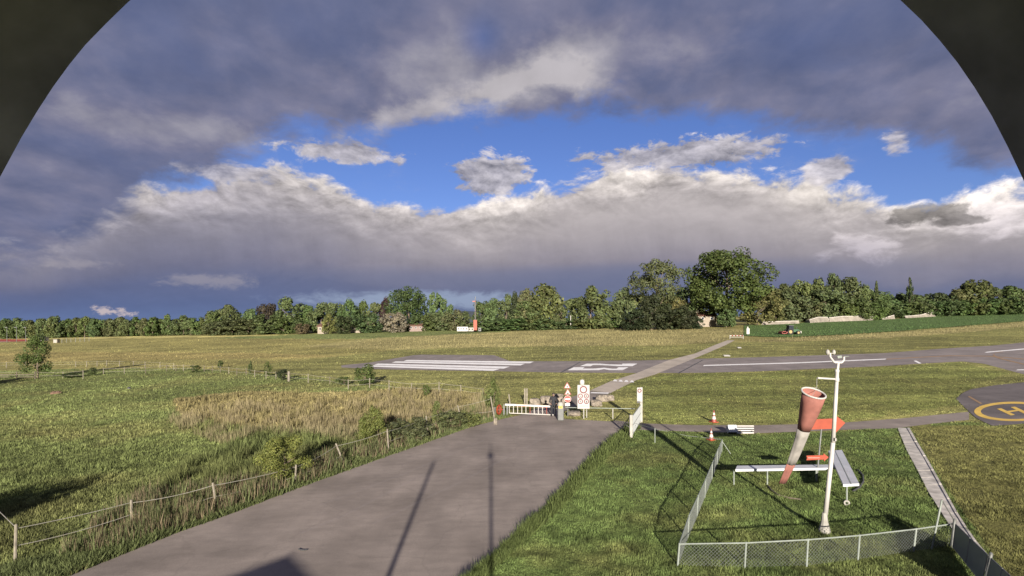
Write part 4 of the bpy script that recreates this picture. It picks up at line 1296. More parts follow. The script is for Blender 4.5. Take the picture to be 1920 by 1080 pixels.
mb = MB(); mb.box(q + Vector((-0.65, 0.4, 54 * k)), (1.2, 0.3, 0.5)); mb.build('beacon', MAT['coral'], o)
for i, (a, b, t, m_, lab) in enumerate([(857, 877, 613.0, 'white', 'long white container left of the orange cabin'), (878, 888, 614.5, 'offwhite', 'short off white container touching the orange cabin'), (897, 902, 615, 'grey', 'small grey box right of the orange cabin')]):
    q0 = At((a + b) / 2, 621.0, 233)
    o = thing('container', lab, 'container', q0)
    hh = (621.0 - t) * k
    mb = MB(); mb.box(q0 + Vector((0, 1.2, hh / 2)), ((b - a) * k, 2.4, hh)); mb.build('body', MAT[m_], o)
    mb = MB(); mb.box(q0 + Vector((0, 1.2, hh + 0.06)), ((b - a) * k + 0.15, 2.55, 0.12)); mb.build('roof', MAT['grey'], o)
    n = max(1, int((b - a) / 5))
    for j in range(n):
        mb = MB(); mb.box(q0 + Vector((((j + 0.5) / n - 0.5) * (b - a) * k, -0.03, hh * 0.55)), (0.55, 0.08, 0.6)); mb.build('window', MAT['glass'], o)
q = At(1070, 607, 236); o = thing('white_pole', 'short white pole before the middle row of trees', 'pole', q)
mb = MB(); mb.tube(q - Vector((0, 0, 0.6)), q + Vector((0, 0, 3.6)), 0.17, 0.14, 8); mb.build('shaft', MAT['white'], o)
mb = MB(); mb.lathe([(0.2, 0), (0.2, 0.12), (0.05, 0.25)], q + Vector((0, 0, 3.6)), n=8); mb.build('cap', MAT['steel'], o)
for i, (px, w, hpx, lab) in enumerate([(1005, 9, 7, 'pale garden figure, larger one at the foot of the middle trees'), (994, 6, 5, 'pale garden figure, smaller one at the foot of the middle trees')]):
    q = P(px, 614.5); k = q.y / F
    o = thing('garden_statue', lab, 'statue', q, 'garden figures')
    mb = MB(); mb.lathe([(w * .3 * k, 0), (w * .32 * k, 0.3), (w * .22 * k, 0.5)], q, n=8); mb.build('plinth', MAT['concrete'], o)
    mb = MB(); mb.lathe([(w * .2 * k, 0.5), (w * .26 * k, hpx * k * .5), (w * .12 * k, hpx * k * .8), (w * .13 * k, hpx * k * .95), (0.03, hpx * k * 1.05)], q, n=8); mb.build('figure', MAT['foil'], o, True)

# pale stone banks and walls between crop field and the right wood
def bank(label, pts, th, name='stone_bank', mat='foil'):
    """Long irregular bank: top outline and base outline in pixels at its depth."""
    base = [P(x, yb) for x, yt, yb in pts]
    o = thing(name, label, 'bank', base[len(base) // 2])
    mb = MB(); n = len(pts)
    vs = []
    for (x, yt, yb), b in zip(pts, base):
        hh = (yb - yt) * b.y / F
        vs += [b + Vector((0, -0.2, -0.2)), b + Vector((0, 0.5, hh)), b + Vector((0, 0.5 + th, hh * 0.96)), b + Vector((0, th + 1.5, -0.2))]
    fs = []
    for i in range(n - 1):
        for j in range(3):
            fs.append((i * 4 + j, (i + 1) * 4 + j, (i + 1) * 4 + j + 1, i * 4 + j + 1))
    fs += [(0, 1, 2, 3), tuple((n - 1) * 4 + j for j in (3, 2, 1, 0))]
    mb.add(vs, fs); mb.build('face', MAT[mat], o)
    mb = MB(); mb.path([v + Vector((0, 0.1, 0.05)) for v in vs[1::4]], 0.16, 5); mb.build('crest', MAT['concrete'], o)
    return o
bank('long low white wall left of the stone banks, behind the tractor', [(1428, 604, 609.5), (1460, 603, 608.5), (1499, 602, 607)], 0.5, 'white_wall', 'foil')
bank('first pale stone bank right of the long white wall', [(1519, 600, 606), (1535, 595, 605), (1552, 595, 604), (1556, 600, 604)], 3)
bank('longest pale stone bank behind the crop field', [(1556, 596, 604), (1580, 593.5, 603), (1610, 593, 602), (1632, 591, 601), (1644, 598, 600.5)], 4)
bank('low pale stone bank between two hedges', [(1655, 598, 600), (1668, 594, 599), (1678, 591, 598.5)], 2)
bank('long low pale bank right of the gap', [(1698, 593, 597), (1715, 592, 596), (1732, 590, 595)], 2)
bank('pointed pale bank left of the small hedge', [(1731, 590, 595), (1742, 586, 594.5), (1752, 586, 594), (1760, 592, 593.5)], 2)
for i, (px, by, ty, w) in enumerate([(1660, 597, 588, 36), (1683, 598, 584, 18), (1694, 598, 586, 12), (1712, 594, 586, 30), (1770, 591, 582, 32), (1552, 604, 596, 14)]):
    b = P(px, by - 1); b.y += 1
    plant('bush', f'{ORD[i]} clipped bush between the stone banks, counted from the long bank' if i < 5 else 'small dark bush on the first stone bank', 'bush', b, (by - ty) * b.y / F, w * b.y / F, 'round', i % 4, (0.045, 0.065, 0.024), 'bushes among the stone banks', 600, 0.08, trunk=False)


# ------------------------------------------------------------------ far gate, tractor, small markers
q = P(1380, 635.5); k = q.y / F
o = thing('far_gate', 'red and white barrier gate at the far end of the crossing path', 'gate', q)
for px in (1368.5, 1393.5):
    b = P(px, 635.5); mb = MB(); mb.tube(b, b + Vector((0, 0, 7.2 * k)), 0.09, 0.09, 6); mb.build('post', MAT['offwhite'], o)
a = P(1369, 635.5) + Vector((0, 0, 6.0 * k)); b = P(1393, 635.5) + Vector((0, 0, 6.0 * k))
n = 8
for i in range(n):
    mb = MB(); mb.tube(a.lerp(b, i / n), a.lerp(b, (i + 1) / n), 0.14, 0.14, 6); mb.build('boom_segment', MAT['coral' if i % 2 else 'white'], o)
mb = MB(); mb.tube(a - Vector((0, 0, 3.6 * k)), b - Vector((0, 0, 3.6 * k)), 0.05, 0.05, 5); mb.build('lower_rail', MAT['offwhite'], o)
for i in range(12):
    p0 = a.lerp(b, (i + 0.5) / 12); mb = MB(); mb.tube(p0, p0 - Vector((0, 0, 3.6 * k)), 0.035, 0.035, 4); mb.build('hanging_bar', MAT['offwhite'], o)
q = P(1402.5, 629); k = q.y / F
o = thing('far_sign', 'white upright sign board with a lamp beside the far gate', 'sign', q)
mb = MB(); mb.tube(q, q + Vector((0, 0, 4 * k)), 0.08, 0.08, 6); mb.build('post', MAT['steel'], o)
mb = MB(); mb.box(q + Vector((0, 0, 8 * k)), (5.4 * k, 0.12, 10.5 * k)); mb.build('board', MAT['white'], o)
mb = MB(); mb.lathe([(0.1, 0), (0.22, 0.1), (0.22, 0.4), (0.1, 0.5)], q + Vector((-0.1, 0, 13.3 * k)), n=10); mb.build('lamp', MAT['white'], o, True)
for i, (x0, x1, y, lab) in enumerate([(1356, 1369, 668.5, 'small white runway marker board with bars, near the crossing path'), (1382, 1390, 653.2, 'small white marker slab on the far mown strip')]):
    a = P(x0, y); b = P(x1, y); o = thing('marker_board', lab, 'marker', (a + b) / 2)
    mb = MB(); mb.box((a + b) / 2 + Vector((0, 0, 0.16)), ((b - a).x, 0.5, 0.08), Euler((0.25, 0, 0))); mb.build('board', MAT['white'], o)
    for s in (0.15, 0.85):
        mb = MB(); mb.box(a.lerp(b, s) + Vector((0, 0, 0.06)), (0.1, 0.3, 0.14)); mb.build('foot', MAT['steel'], o)

q = P(1485, 627.5); k = q.y / F
o = thing('tractor', 'dark green tractor with yellow rims towing a red implement on the crop field', 'tractor', q)
def T(x, y, z): return q + Vector((x, y, z))
mb = MB(); mb.prism([T(-0.3, -0.5, 0.75), T(1.9, -0.45, 0.75), T(1.95, -0.45, 1.35), T(1.6, -0.45, 1.5), T(-0.3, -0.5, 1.55)], (0, 1.0, 0)); mb.build('bonnet', MAT['tractorgreen'], o)
mb = MB(); mb.prism([T(-1.3, -0.75, 1.2), T(0.1, -0.75, 1.2), T(0.0, -0.7, 2.55), T(-1.15, -0.7, 2.55)], (0, 1.5, 0)); cab = mb.build('cab', MAT['glass'], o)
mb = MB(); mb.box(T(-0.58, 0, 2.62), (1.5, 1.7, 0.16)); mb.build('cab_roof', MAT['darkgrey'], cab)
for px_, pz_, r_ in ((-0.9, 0.85, 0.85), (1.35, 0.6, 0.58)):
    for s in (-1, 1):
        c = T(px_, s * 0.85, pz_)
        mb = MB(); mb.ring(c, (0, 1, 0), r_ * 0.55, r_, 0.45, 20); w_ = mb.build('tyre', MAT['tyre'], o)
        mb = MB(); mb.disc(c, (0, 1, 0), r_ * 0.56, 0.3, 16); mb.build('rim', MAT['rimyellow'], w_)
mb = MB(); mb.box(T(2.25, 0, 0.75), (0.5, 0.9, 0.6)); mb.build('front_weight', MAT['offwhite'], o)
mb = MB(); mb.tube(T(1.2, -0.3, 1.5), T(1.2, -0.3, 2.3), 0.06, 0.06, 6); mb.build('exhaust', MAT['darkgrey'], o)
mb = MB(); mb.box(T(-2.6, 0, 0.65), (1.6, 2.2, 0.35)); mb.prism([T(-3.4, -1.1, 0.3), T(-2.0, -1.1, 0.3), T(-2.3, -1.1, 1.0), T(-3.1, -1.1, 1.0)], (0, 2.2, 0)); mb.tube(T(-1.8, 0, 0.7), T(-1.0, 0, 0.8), 0.08, 0.08, 6); mb.build('implement', MAT['coral'], o)

# mole heaps and a dark clod on the meadow
for i, (px, py, lab, m_) in enumerate([(101, 738.5, 'left reddish earth heap of the pair on the meadow', 'rock'), (109, 738, 'right reddish earth heap of the pair on the meadow', 'rock'), (242, 729, 'small dark clod lying alone on the meadow', 'darkgrey')]):
    c = P(px, py); mb = MB()
    n = 10; prof = [(0.42, -0.03), (0.34, 0.14), (0.2, 0.25), (0.05, 0.29)]
    mb.lathe([(r * (0.9 if i < 2 else 0.5), z * (1.0 if i < 2 else 0.8)) for r, z in prof], c, n=n)
    mb.v = [tuple(Vector(v) + Vector((random.uniform(-.05, .05), random.uniform(-.05, .05), random.uniform(-.03, .03)))) for v in mb.v]
    tag(mb.build('earth_heap', paint('red_earth', (0.13, 0.08, 0.055), 0.95, 0.2, 8) if i < 2 else MAT['darkgrey'], None, False, c), lab, 'earth heap')


# ------------------------------------------------------------------ paddock fences
def post(parent, b, h, r, lean=(0, 0), mat='palewood', name='post', square=False):
    top = b + Vector((lean[0], lean[1], h)); mb = MB()
    mb.tube(b - Vector((0, 0, 0.2)), top, r, r * 0.92, 7)
    mb.tube(top, top + Vector((0, 0, r * 0.5)), r * 0.92, r * 0.4, 7)
    mb.build(name, MAT[mat], parent)
    return b, top


def tapes(parent, posts, levels, r, sag, mat='tape'):
    for a, b in zip(posts[:-1], posts[1:]):
        for lv in levels:
            if random.random() < 0.06 and lv < 0.6:
                continue
            p0 = a[0].lerp(a[1], lv); p1 = b[0].lerp(b[1], lv + random.uniform(-0.03, 0.03))
            s = sag * random.uniform(0.5, 1.3)
            pts = [p0.lerp(p1, t) - Vector((0, 0, s * 4 * t * (1 - t))) for t in np.linspace(0, 1, 7)]
            mb = MB(); mb.path(pts, r, 4); mb.build('tape', MAT[mat], parent)


o = thing('road_fence', 'white tape fence with leaning pale posts along the left road edge', 'fence', P(400, 945))
RF = [(-120, 830, 905, 0, 0), (28, 984, 1052, 2, 0), (248, 938, 985, -2, 0), (407, 906, 949, -8, 0), (553, 872, 908, 2, 0), (648, 832, 870, -18, 0), (729, 805, 845, -3, 0), (802, 780, 812, -3, 0), (866, 760, 786, -8, 0), (929, 744, 792, -9, 0)]
posts = []
for px, ty, by, lx, _ in RF:
    b = P(px, by); k = b.y / F
    posts.append(post(o, b, (by - ty) * k, 0.045 if px < 900 else 0.05, (lx * k, 0)))
tapes(o, posts, (0.9, 0.42), 0.011, 0.07)
bp = P(929, 796); mb = MB(); mb.box(bp + Vector((0, 0, 0.18)), (0.22, 0.22, 0.5)); mb.build('post_footing', MAT['rock'], o)

o = thing('paddock_fence', 'long pale post and tape fence between meadow and mown runway strip', 'fence', P(541, 712))
PF = [(-60, 697, 709), (-14, 697, 709), (32, 697, 708), (67, 697, 710), (118, 697, 709), (156, 694, 711), (194, 690, 702), (233, 689, 701), (273, 688, 700), (312, 684, 697), (330, 684, 696), (344, 684, 696), (361, 684, 696), (383, 685, 697), (398, 686, 699), (413, 687, 699), (429, 688.5, 701), (444, 690, 704),
      (461.6, 690.5, 704), (477.5, 694, 707), (499, 696, 710), (517.5, 697, 711.5), (578, 701, 718), (618.5, 706, 720), (653, 712, 730), (693, 709, 727), (729.6, 713, 734), (771.7, 718, 735), (823, 716, 738), (864, 722, 739), (905, 728, 745)]
posts = []
for px, ty, by in PF:
    b = P(px, by); k = b.y / F
    posts.append(post(o, b, (by - ty) * k, 0.05, (random.uniform(-.03, .03), random.uniform(-.03, .03)), 'dullwood' if random.random() < .7 else 'wood'))
b = P(541.5, 715); k = b.y / F; post(o, b, 18 * k, 0.16, (0, 0), 'palewood', 'gate_post')
tapes(o, posts, (0.92, 0.45), 0.017, 0.05, 'dulltape')
o = thing('upper_paddock_fence', 'faint upper fence line left of the paddock bend', 'fence', P(162, 687))
posts = []
for px, ty, by in [(-30, 679, 690), (12, 679, 690), (48, 678, 689), (88, 678, 689), (142, 678, 688), (162.5, 677, 688), (182, 677, 687), (200, 676, 687), (224, 677, 687), (250, 677, 687), (272, 678, 688), (300, 679, 690), (326, 681, 693)]:
    b = P(px, by); posts.append(post(o, b, (by - ty) * b.y / F, 0.055, (0, 0), 'dullwood' if px % 2 < 1 else 'wood'))
tapes(o, posts, (0.92, 0.5), 0.017, 0.05, 'dulltape')
# grey timber beam fence in the shade near the single tree
o = thing('rail_fence', 'dark wooden rail fence in the shade left of the single tree', 'fence', P(32, 709))
q0, q1 = P(-40, 711), P(66, 711)
for lv in (0.35, 0.7):
    mb = MB(); mb.tube(q0 + Vector((0, -.15, lv)), q1 + Vector((0, -.15, lv)), 0.06, 0.06, 6); mb.build('rail', MAT['wood'], o)
for s in (0.0, 0.35, 0.68, 1.0):
    post(o, q0.lerp(q1, s), 1.1, 0.08, (0, 0), 'wood')
# double post and single post by the barrier
b = P(986, 758); k = b.y / F
o = thing('timber_post', 'pair of tall weathered timber posts bolted together behind the barrier', 'post', b)
for s in (-1, 1):
    mb = MB(); mb.box(b + Vector((s * 3.2 * k / 1.6, 0, 14.5 * k)), (2.6 * k, 0.16, 31 * k)); mb.build('upright', MAT['palewood'], o)
mb = MB(); mb.box(b + Vector((0, 0, 24 * k)), (1.6 * k, 0.1, 1.6 * k)); mb.build('bolt', MAT['darkgrey'], o)
b = P(957, 762); k = b.y / F
o = thing('timber_post', 'single slanting wooden post left of the pair behind the barrier', 'post', b)
mb = MB(); mb.tube(b - Vector((0, 0, 0.1)), b + Vector((-3 * k, 0, 23 * k)), 0.06, 0.055, 7); mb.build('upright', MAT['palewood'], o)
mb = MB(); mb.lathe([(0.058, 0), (0.03, 0.03)], b + Vector((-3 * k, 0, 23 * k)), n=7); mb.build('post_top', MAT['wood'], o)

# boulders behind the barrier and under the signs
BO = [(1003, 759, 22, 15, 'pale boulder nearest the timber posts'), (1024, 757, 24, 18, 'large boulder left of the standing person'), (1046, 754, 22, 19, 'tallest boulder right behind the person'), (1062, 757, 20, 14, 'boulder hidden behind the round red sign'),
      (1076, 779, 26, 10, 'flat boulder under the round red sign'), (1118, 761, 22, 14, 'boulder at the lower right of the white board'), (1128, 752, 26, 15, 'boulder right of the white board'), (1143, 751, 18, 13, 'rightmost boulder by the crossing path')]
for i, (px, by, w, hpx, lab) in enumerate(BO):
    b = P(px, by); k = b.y / F
    bm = bmesh.new(); bmesh.ops.create_icosphere(bm, subdivisions=3, radius=1.0)
    sx, sy, sz = w * k * 0.55, w * k * 0.5, hpx * k * 0.62
    off = Vector((i * 3.1, i * 1.7, 0))
    from mathutils import noise as mn
    for v in bm.verts:
        d = v.co.normalized()
        s = 1 + 0.32 * mn.noise(d * 1.3 + off) + 0.14 * mn.noise(d * 3.4 + off)
        c = d * s
        c = Vector((max(-.86, min(.86, c.x)), c.y, max(-.6, min(.80, c.z))))
        v.co = Vector((c.x * sx, c.y * sy, c.z * sz + sz * 0.5))
    me = bpy.data.meshes.new('boulder'); bm.to_mesh(me); bm.free(); me.materials.append(MAT['rock'])
    ob = bpy.data.objects.new('boulder', me); COL.objects.link(ob); ob.location = b; ob.rotation_euler = (0, 0, 0)
    tag(ob, lab, 'boulder', 'boulders behind the barrier')

# ------------------------------------------------------------------ barrier
b0 = P(934, 781); k = b0.y / F
Db = b0.y
o = thing('road_barrier', 'red and white boom barrier with hanging bars closing the road', 'barrier', b0)
def B(px, py, dy=0.0): return At(px, py, Db + dy)
mb = MB(); mb.tube(B(928, 794), B(928, 763), 0.05, 0.05, 8); mb.build('end_post', MAT['steel'], o)
mb = MB(); mb.ring(B(936, 768), (0.9, -0.45, 0), 0.26, 0.36, 0.06, 24); mb.build('counterweight_ring', MAT['orange'], o)
mb = MB(); mb.tube(B(936, 777), B(936, 758.5), 0.03, 0.03, 6); mb.tube(B(931, 768), B(946, 768), 0.03, 0.03, 6); mb.build('ring_spokes', MAT['coral'], o)
for x in (945, 951):
    mb = MB(); mb.box((B(x, 768).x, Db, B(x, 768).z), (0.09, 0.16, 20 * k)); mb.build('pivot_post', MAT['grey'], o)
n = 5
L0, L1 = B(947, 758.5, -0.1), B(1046, 762.5, -0.1)
for i in range(n):
    a = L0.lerp(L1, i / n); b = L0.lerp(L1, (i + 1) / n)
    mb = MB(); mb.box((a + b) / 2, ((b - a).length, 0.09, 0.13), Euler((0, math.atan2(-(L1 - L0).z, (L1 - L0).x), 0))); mb.build('boom_segment', MAT['white'] if i % 2 == 0 else paint('pale_pink_boom', (0.60, 0.36, 0.30), 0.5, 0.08, 4), o)
M0, M1 = B(955, 774.5, -0.1), B(1040.5, 778, -0.1)
mb = MB(); mb.tube(M0, M1, 0.035, 0.035, 6); mb.build('lower_rail', MAT['white'], o)
for i in range(12):
    t = i / 11
    mb = MB(); mb.tube(M0.lerp(M1, t), M0.lerp(M1, t) + Vector((0, 0, 14.5 * k)), 0.026, 0.026, 5); mb.build('hanging_bar', MAT['white'] if i not in (5, 9) else MAT['coral'], o)
mb = MB(); mb.tube(L1 + Vector((-0.25, 0, -0.02)), L1 + Vector((0.25, 0, -0.02)), 0.06, 0.06, 8); mb.build('boom_tip', MAT['yellow'], o)

c = P(1051, 788); k = c.y / F
o = thing('barrier_cabinet', 'grey rounded barrier cabinet with pale dome and yellow label', 'cabinet', c)
w, hh, dp = 11.5 * k, 26 * k, 0.4
mb = MB(); mb.box(c + Vector((0, 0, hh / 2)), (w, dp, hh)); body = mb.build('body', MAT['grey'], o)
bv = body.modifiers.new('bevel', 'BEVEL'); bv.width = 0.07; bv.segments = 3
mb = MB(); mb.lathe([(w * .52, 0), (w * .54, 0.10), (w * .48, 0.2), (w * .3, 0.29), (0.03, 0.31)], c + Vector((0, 0, hh)), n=20); mb.build('dome', MAT['offwhite'], o, True)
mb = MB(); mb.box(c + Vector((-0.02, -dp / 2 - 0.01, hh - 0.02)), (w * .62, 0.03, 4.2 * k)); lb = mb.build('label_plate', MAT['yellow'], o)
mb = MB(); mb.box(c + Vector((-0.02, -dp / 2 - 0.03, hh - 0.02)), (w * .3, 0.015, 1.6 * k)); mb.build('label_print', paint('label_brown', (0.2, .11, .03), .6, .1, 5), lb)

# ------------------------------------------------------------------ road sign post: two warning triangles, red disc, plate
c = P(1064.5, 781); k = c.y / F
o = thing('road_sign_post', 'post with two warning triangles above a red disc and a small plate', 'sign', c)
mb = MB(); mb.tube(c, c + Vector((0, 0, 62 * k)), 0.035, 0.035, 8); mb.build('post', MAT['steel'], o)
def S(px, py, dy): return At(px, py, c.y + dy)
def tri(cx, cy, half, dy, m, name, parent, th=0.02):
    a = S(cx, cy - half * 1.15, dy); b = S(cx - half, cy + half * 0.6, dy); d = S(cx + half, cy + half * 0.6, dy)
    m_ = MB(); m_.prism([a, b, d], (0, th, 0)); return m_.build(name, MAT[m], parent)
for cx, cy, pic in ((1063.5, 724, 'plane'), (1064.5, 736, 'car')):
    t = tri(cx, cy, 6.9, -0.06, 'coral', 'warning_triangle', o)
    tri(cx, cy + 0.3, 4.6, -0.072, 'white', 'triangle_face', t, 0.01)
    mb = MB()
    if pic == 'plane':
        mb.box(S(cx, cy + 0.8, -0.078), (0.7 * k, 0.008, 3.6 * k)); mb.box(S(cx, cy + 0.6, -0.079), (3.2 * k, 0.008, 0.8 * k)); mb.box(S(cx, cy + 2.2, -0.079), (1.6 * k, 0.008, 0.6 * k))
    else:
        mb.box(S(cx, cy + 1.6, -0.078), (4.4 * k, 0.008, 1.3 * k)); mb.box(S(cx, cy + 0.6, -0.079), (2.2 * k, 0.008, 1.0 * k))
    mb.build('pictogram', MAT['black'], t)
mb = MB(); mb.disc(S(1064.3, 748.2, -0.06), (0, 1, 0), 6.5 * k, 0.02, 28); d_ = mb.build('red_disc', MAT['coral'], o)
mb = MB(); mb.ring(S(1064.3, 748.2, -0.066), (0, 1, 0), 6.1 * k, 6.6 * k, 0.02, 28); mb.build('disc_rim', paint('pink_white_rim', (0.6, .45, .42), .5, .05, 4), d_)
mb = MB(); mb.prism([S(1059.5, 747.6, -0.082), S(1062, 746.6, -0.082), S(1064, 747.2, -0.082), S(1067, 746.4, -0.082), S(1069.3, 747.4, -0.082), S(1069, 749.6, -0.082), S(1066, 750.2, -0.082), S(1063, 749.4, -0.082), S(1060, 750, -0.082)], (0, 0.008, 0)); mb.build('disc_symbol', MAT['white'], d_)
mb = MB(); mb.box(S(1064, 758.5, -0.05), (9.2 * k, 0.02, 5.2 * k)); mb.build('plate', MAT['white'], o)

# ------------------------------------------------------------------ white regulation board with five red rings
c = P(1094.5, 785); k = c.y / F
o = thing('regulation_board', 'tall white sign board with one large and four small red rings', 'sign', c)
def R(px, py, dy): return At(px, py, c.y + dy)
mb = MB(); mb.tube(c, c + Vector((0, 0, 66 * k)), 0.045, 0.045, 8); mb.build('post', MAT['offwhite'], o)
mb = MB(); mb.box(R(1094, 744, -0.08), (22.6 * k, 0.05, 44.4 * k)); bd = mb.build('board', MAT['signwhite'], o)
def sign_ring(cx, cy, r0, r1, pic):
    mb = MB(); mb.ring(R(cx, cy, -0.112), (0, 1, 0), r0 * k, r1 * k, 0.012, 32); rg = mb.build('red_ring', MAT['red'], bd)
    return rg
sign_ring(1094, 730.6, 4.9, 7.0, None)
for cx, cy in ((1088.4, 742.7), (1099.6, 742.5), (1088.4, 752.8), (1099.6, 752.8)):
    sign_ring(cx, cy, 3.2, 4.7, None)
def pict(parts, name='pictogram'):
    m_ = MB()
    for (x, y, w_, h_) in parts:
        m_.box(R(x, y, -0.11), (w_ * k, 0.012, h_ * k))
    return m_.build(name, MAT['black'], bd)
pict([(1088.4, 742.4, 3.2, 0.5), (1087.6, 743.6, 0.9, 0.9), (1089.6, 743.6, 0.9, 0.9)])
pict([(1099.6, 742.9, 2.8, 1.1), (1099.2, 741.8, 1.5, 0.9)])
pict([(1088.4, 751.7, 1.0, 1.0), (1088.4, 753.2, 0.9, 1.9), (1089.3, 754.2, 0.5, 1.2)])
pict([(1099.6, 752.0, 1.6, 1.4), (1099.6, 753.9, 2.1, 1.8)])
m_txt = paint('small_grey_print', (0.30, .24, .18), .6, .1, 30)
for y_, w_ in ((760.6, 18), (762.4, 17)):
    mb = MB(); mb.box(R(1094.2, y_, -0.11), (w_ * k, 0.012, 0.4 * k)); mb.build('print_line', m_txt, bd)
mb = MB(); mb.lathe([(2.2 * k, 0), (4.2 * k, 0.06), (4.6 * k, 0.22), (3.6 * k, 0.36), (0.03, 0.40)], R(1091.4, 722, -0.05) + Vector((0, 0, -0.02)), n=16); mb.build('lamp_globe', MAT['white'], o, True)
mb = MB(); mb.tube(R(1094.5, 722, 0), R(1094.5, 713, 0), 0.04, 0.04, 8); mb.tube(R(1094.5, 713, 0), R(1091.4, 712, -0.05), 0.035, 0.035, 8); mb.build('lamp_bracket', MAT['offwhite'], o)

# low hand rail running right of the signs
a = P(1069, 783); b = P(1192, 786)
o = thing('hand_rail', 'low pale steel rail between the red disc and the white gate', 'railing', P(1149, 786))
k = a.y / F
mb = MB(); mb.tube(At(1060, 764, a.y), At(1192, 766.5, b.y), 0.028, 0.028, 8); mb.build('top_rail', MAT['fencegrey'], o)
for px in (1149,):
    q = P(px, 786); mb = MB(); mb.tube(q, At(px, 766, q.y), 0.04, 0.04, 8); mb.build('post', MAT['offwhite'], o)
q = P(1100, 784); mb = MB(); mb.tube(q, At(1100, 765, q.y), 0.035, 0.035, 8); mb.build('post', MAT['offwhite'], o)

# ------------------------------------------------------------------ white pedestrian gate, standing open
o = thing('pedestrian_gate', 'white barred pedestrian gate standing open at the start of the service path', 'gate', P(1186, 818))
pr = P(1202, 792); pl = P(1183, 820)
mb = MB(); mb.box(pr + Vector((0, 0, 33 * pr.y / F)), (0.16, 0.12, 66 * pr.y / F)); mb.build('tall_post', MAT['offwhite'], o)
mb = MB(); mb.box(pl + Vector((0, 0, 21 * pl.y / F)), (0.16, 0.12, 42 * pl.y / F)); mb.build('short_post', MAT['offwhite'], o)
bl = pl + Vector((0.12, 0.1, 0.12)); br = pr + Vector((-0.05, -0.1, 0.12))
hl = 36 * pl.y / F; hr = 30 * pr.y / F
for z0, z1, nm in ((hl, hr, 'top_rail'), (0.02, 0.02, 'bottom_rail'), (hl * .5, hr * .5, 'middle_rail')):
    mb = MB(); mb.tube(bl + Vector((0, 0, z0)), br + Vector((0, 0, z1)), 0.025, 0.025, 6); mb.build(nm, MAT['gategrey'] if nm != 'middle_rail' else MAT['steel'], o)
for i in range(15):
    t = (i + 0.5) / 15; p0 = bl.lerp(br, t)
    mb = MB(); mb.box(p0 + Vector((0, 0, (hl + (hr - hl) * t) / 2)), (0.035, 0.05, (hl + (hr - hl) * t) * 0.97)); mb.build('baluster', MAT['gategrey'], o)
mb = MB(); mb.tube(At(1174, 797, pl.y - .3), At(1186, 805, pl.y + .3), 0.02, 0.02, 5); mb.tube(At(1186, 812, pl.y), At(1199, 795, pr.y), 0.02, 0.02, 5); mb.build('brace', MAT['steel'], o)
ks = pr.y / F
o2 = thing('gate_sign', 'narrow white sign with a red ring on the tall gate post', 'sign', At(1199.5, 753, pr.y - 0.1))
mb = MB(); mb.box(At(1199.4, 740, pr.y - 0.12), (10 * ks, 0.03, 26.5 * ks)); bd2 = mb.build('board', MAT['signwhite'], o2)
mb = MB(); mb.ring(At(1199.2, 732.5, pr.y - 0.145), (0, 1, 0), 2.2 * ks, 3.8 * ks, 0.012, 28); rg = mb.build('red_ring', MAT['red'], bd2)
for yy in (740, 743, 746):
    mb = MB(); mb.box(At(1199.4, yy, pr.y - 0.14), (6 * ks, 0.008, 0.7 * ks)); mb.build('print_line', paint('pale_grey_print', (0.42, .42, .44), .6, .05, 5), bd2)
mb = MB(); mb.box(At(1197.5, 754, pr.y - 0.13), (6 * ks, 0.04, 3.4 * ks)); mb.build('latch_box', MAT['darkgrey'], o2)

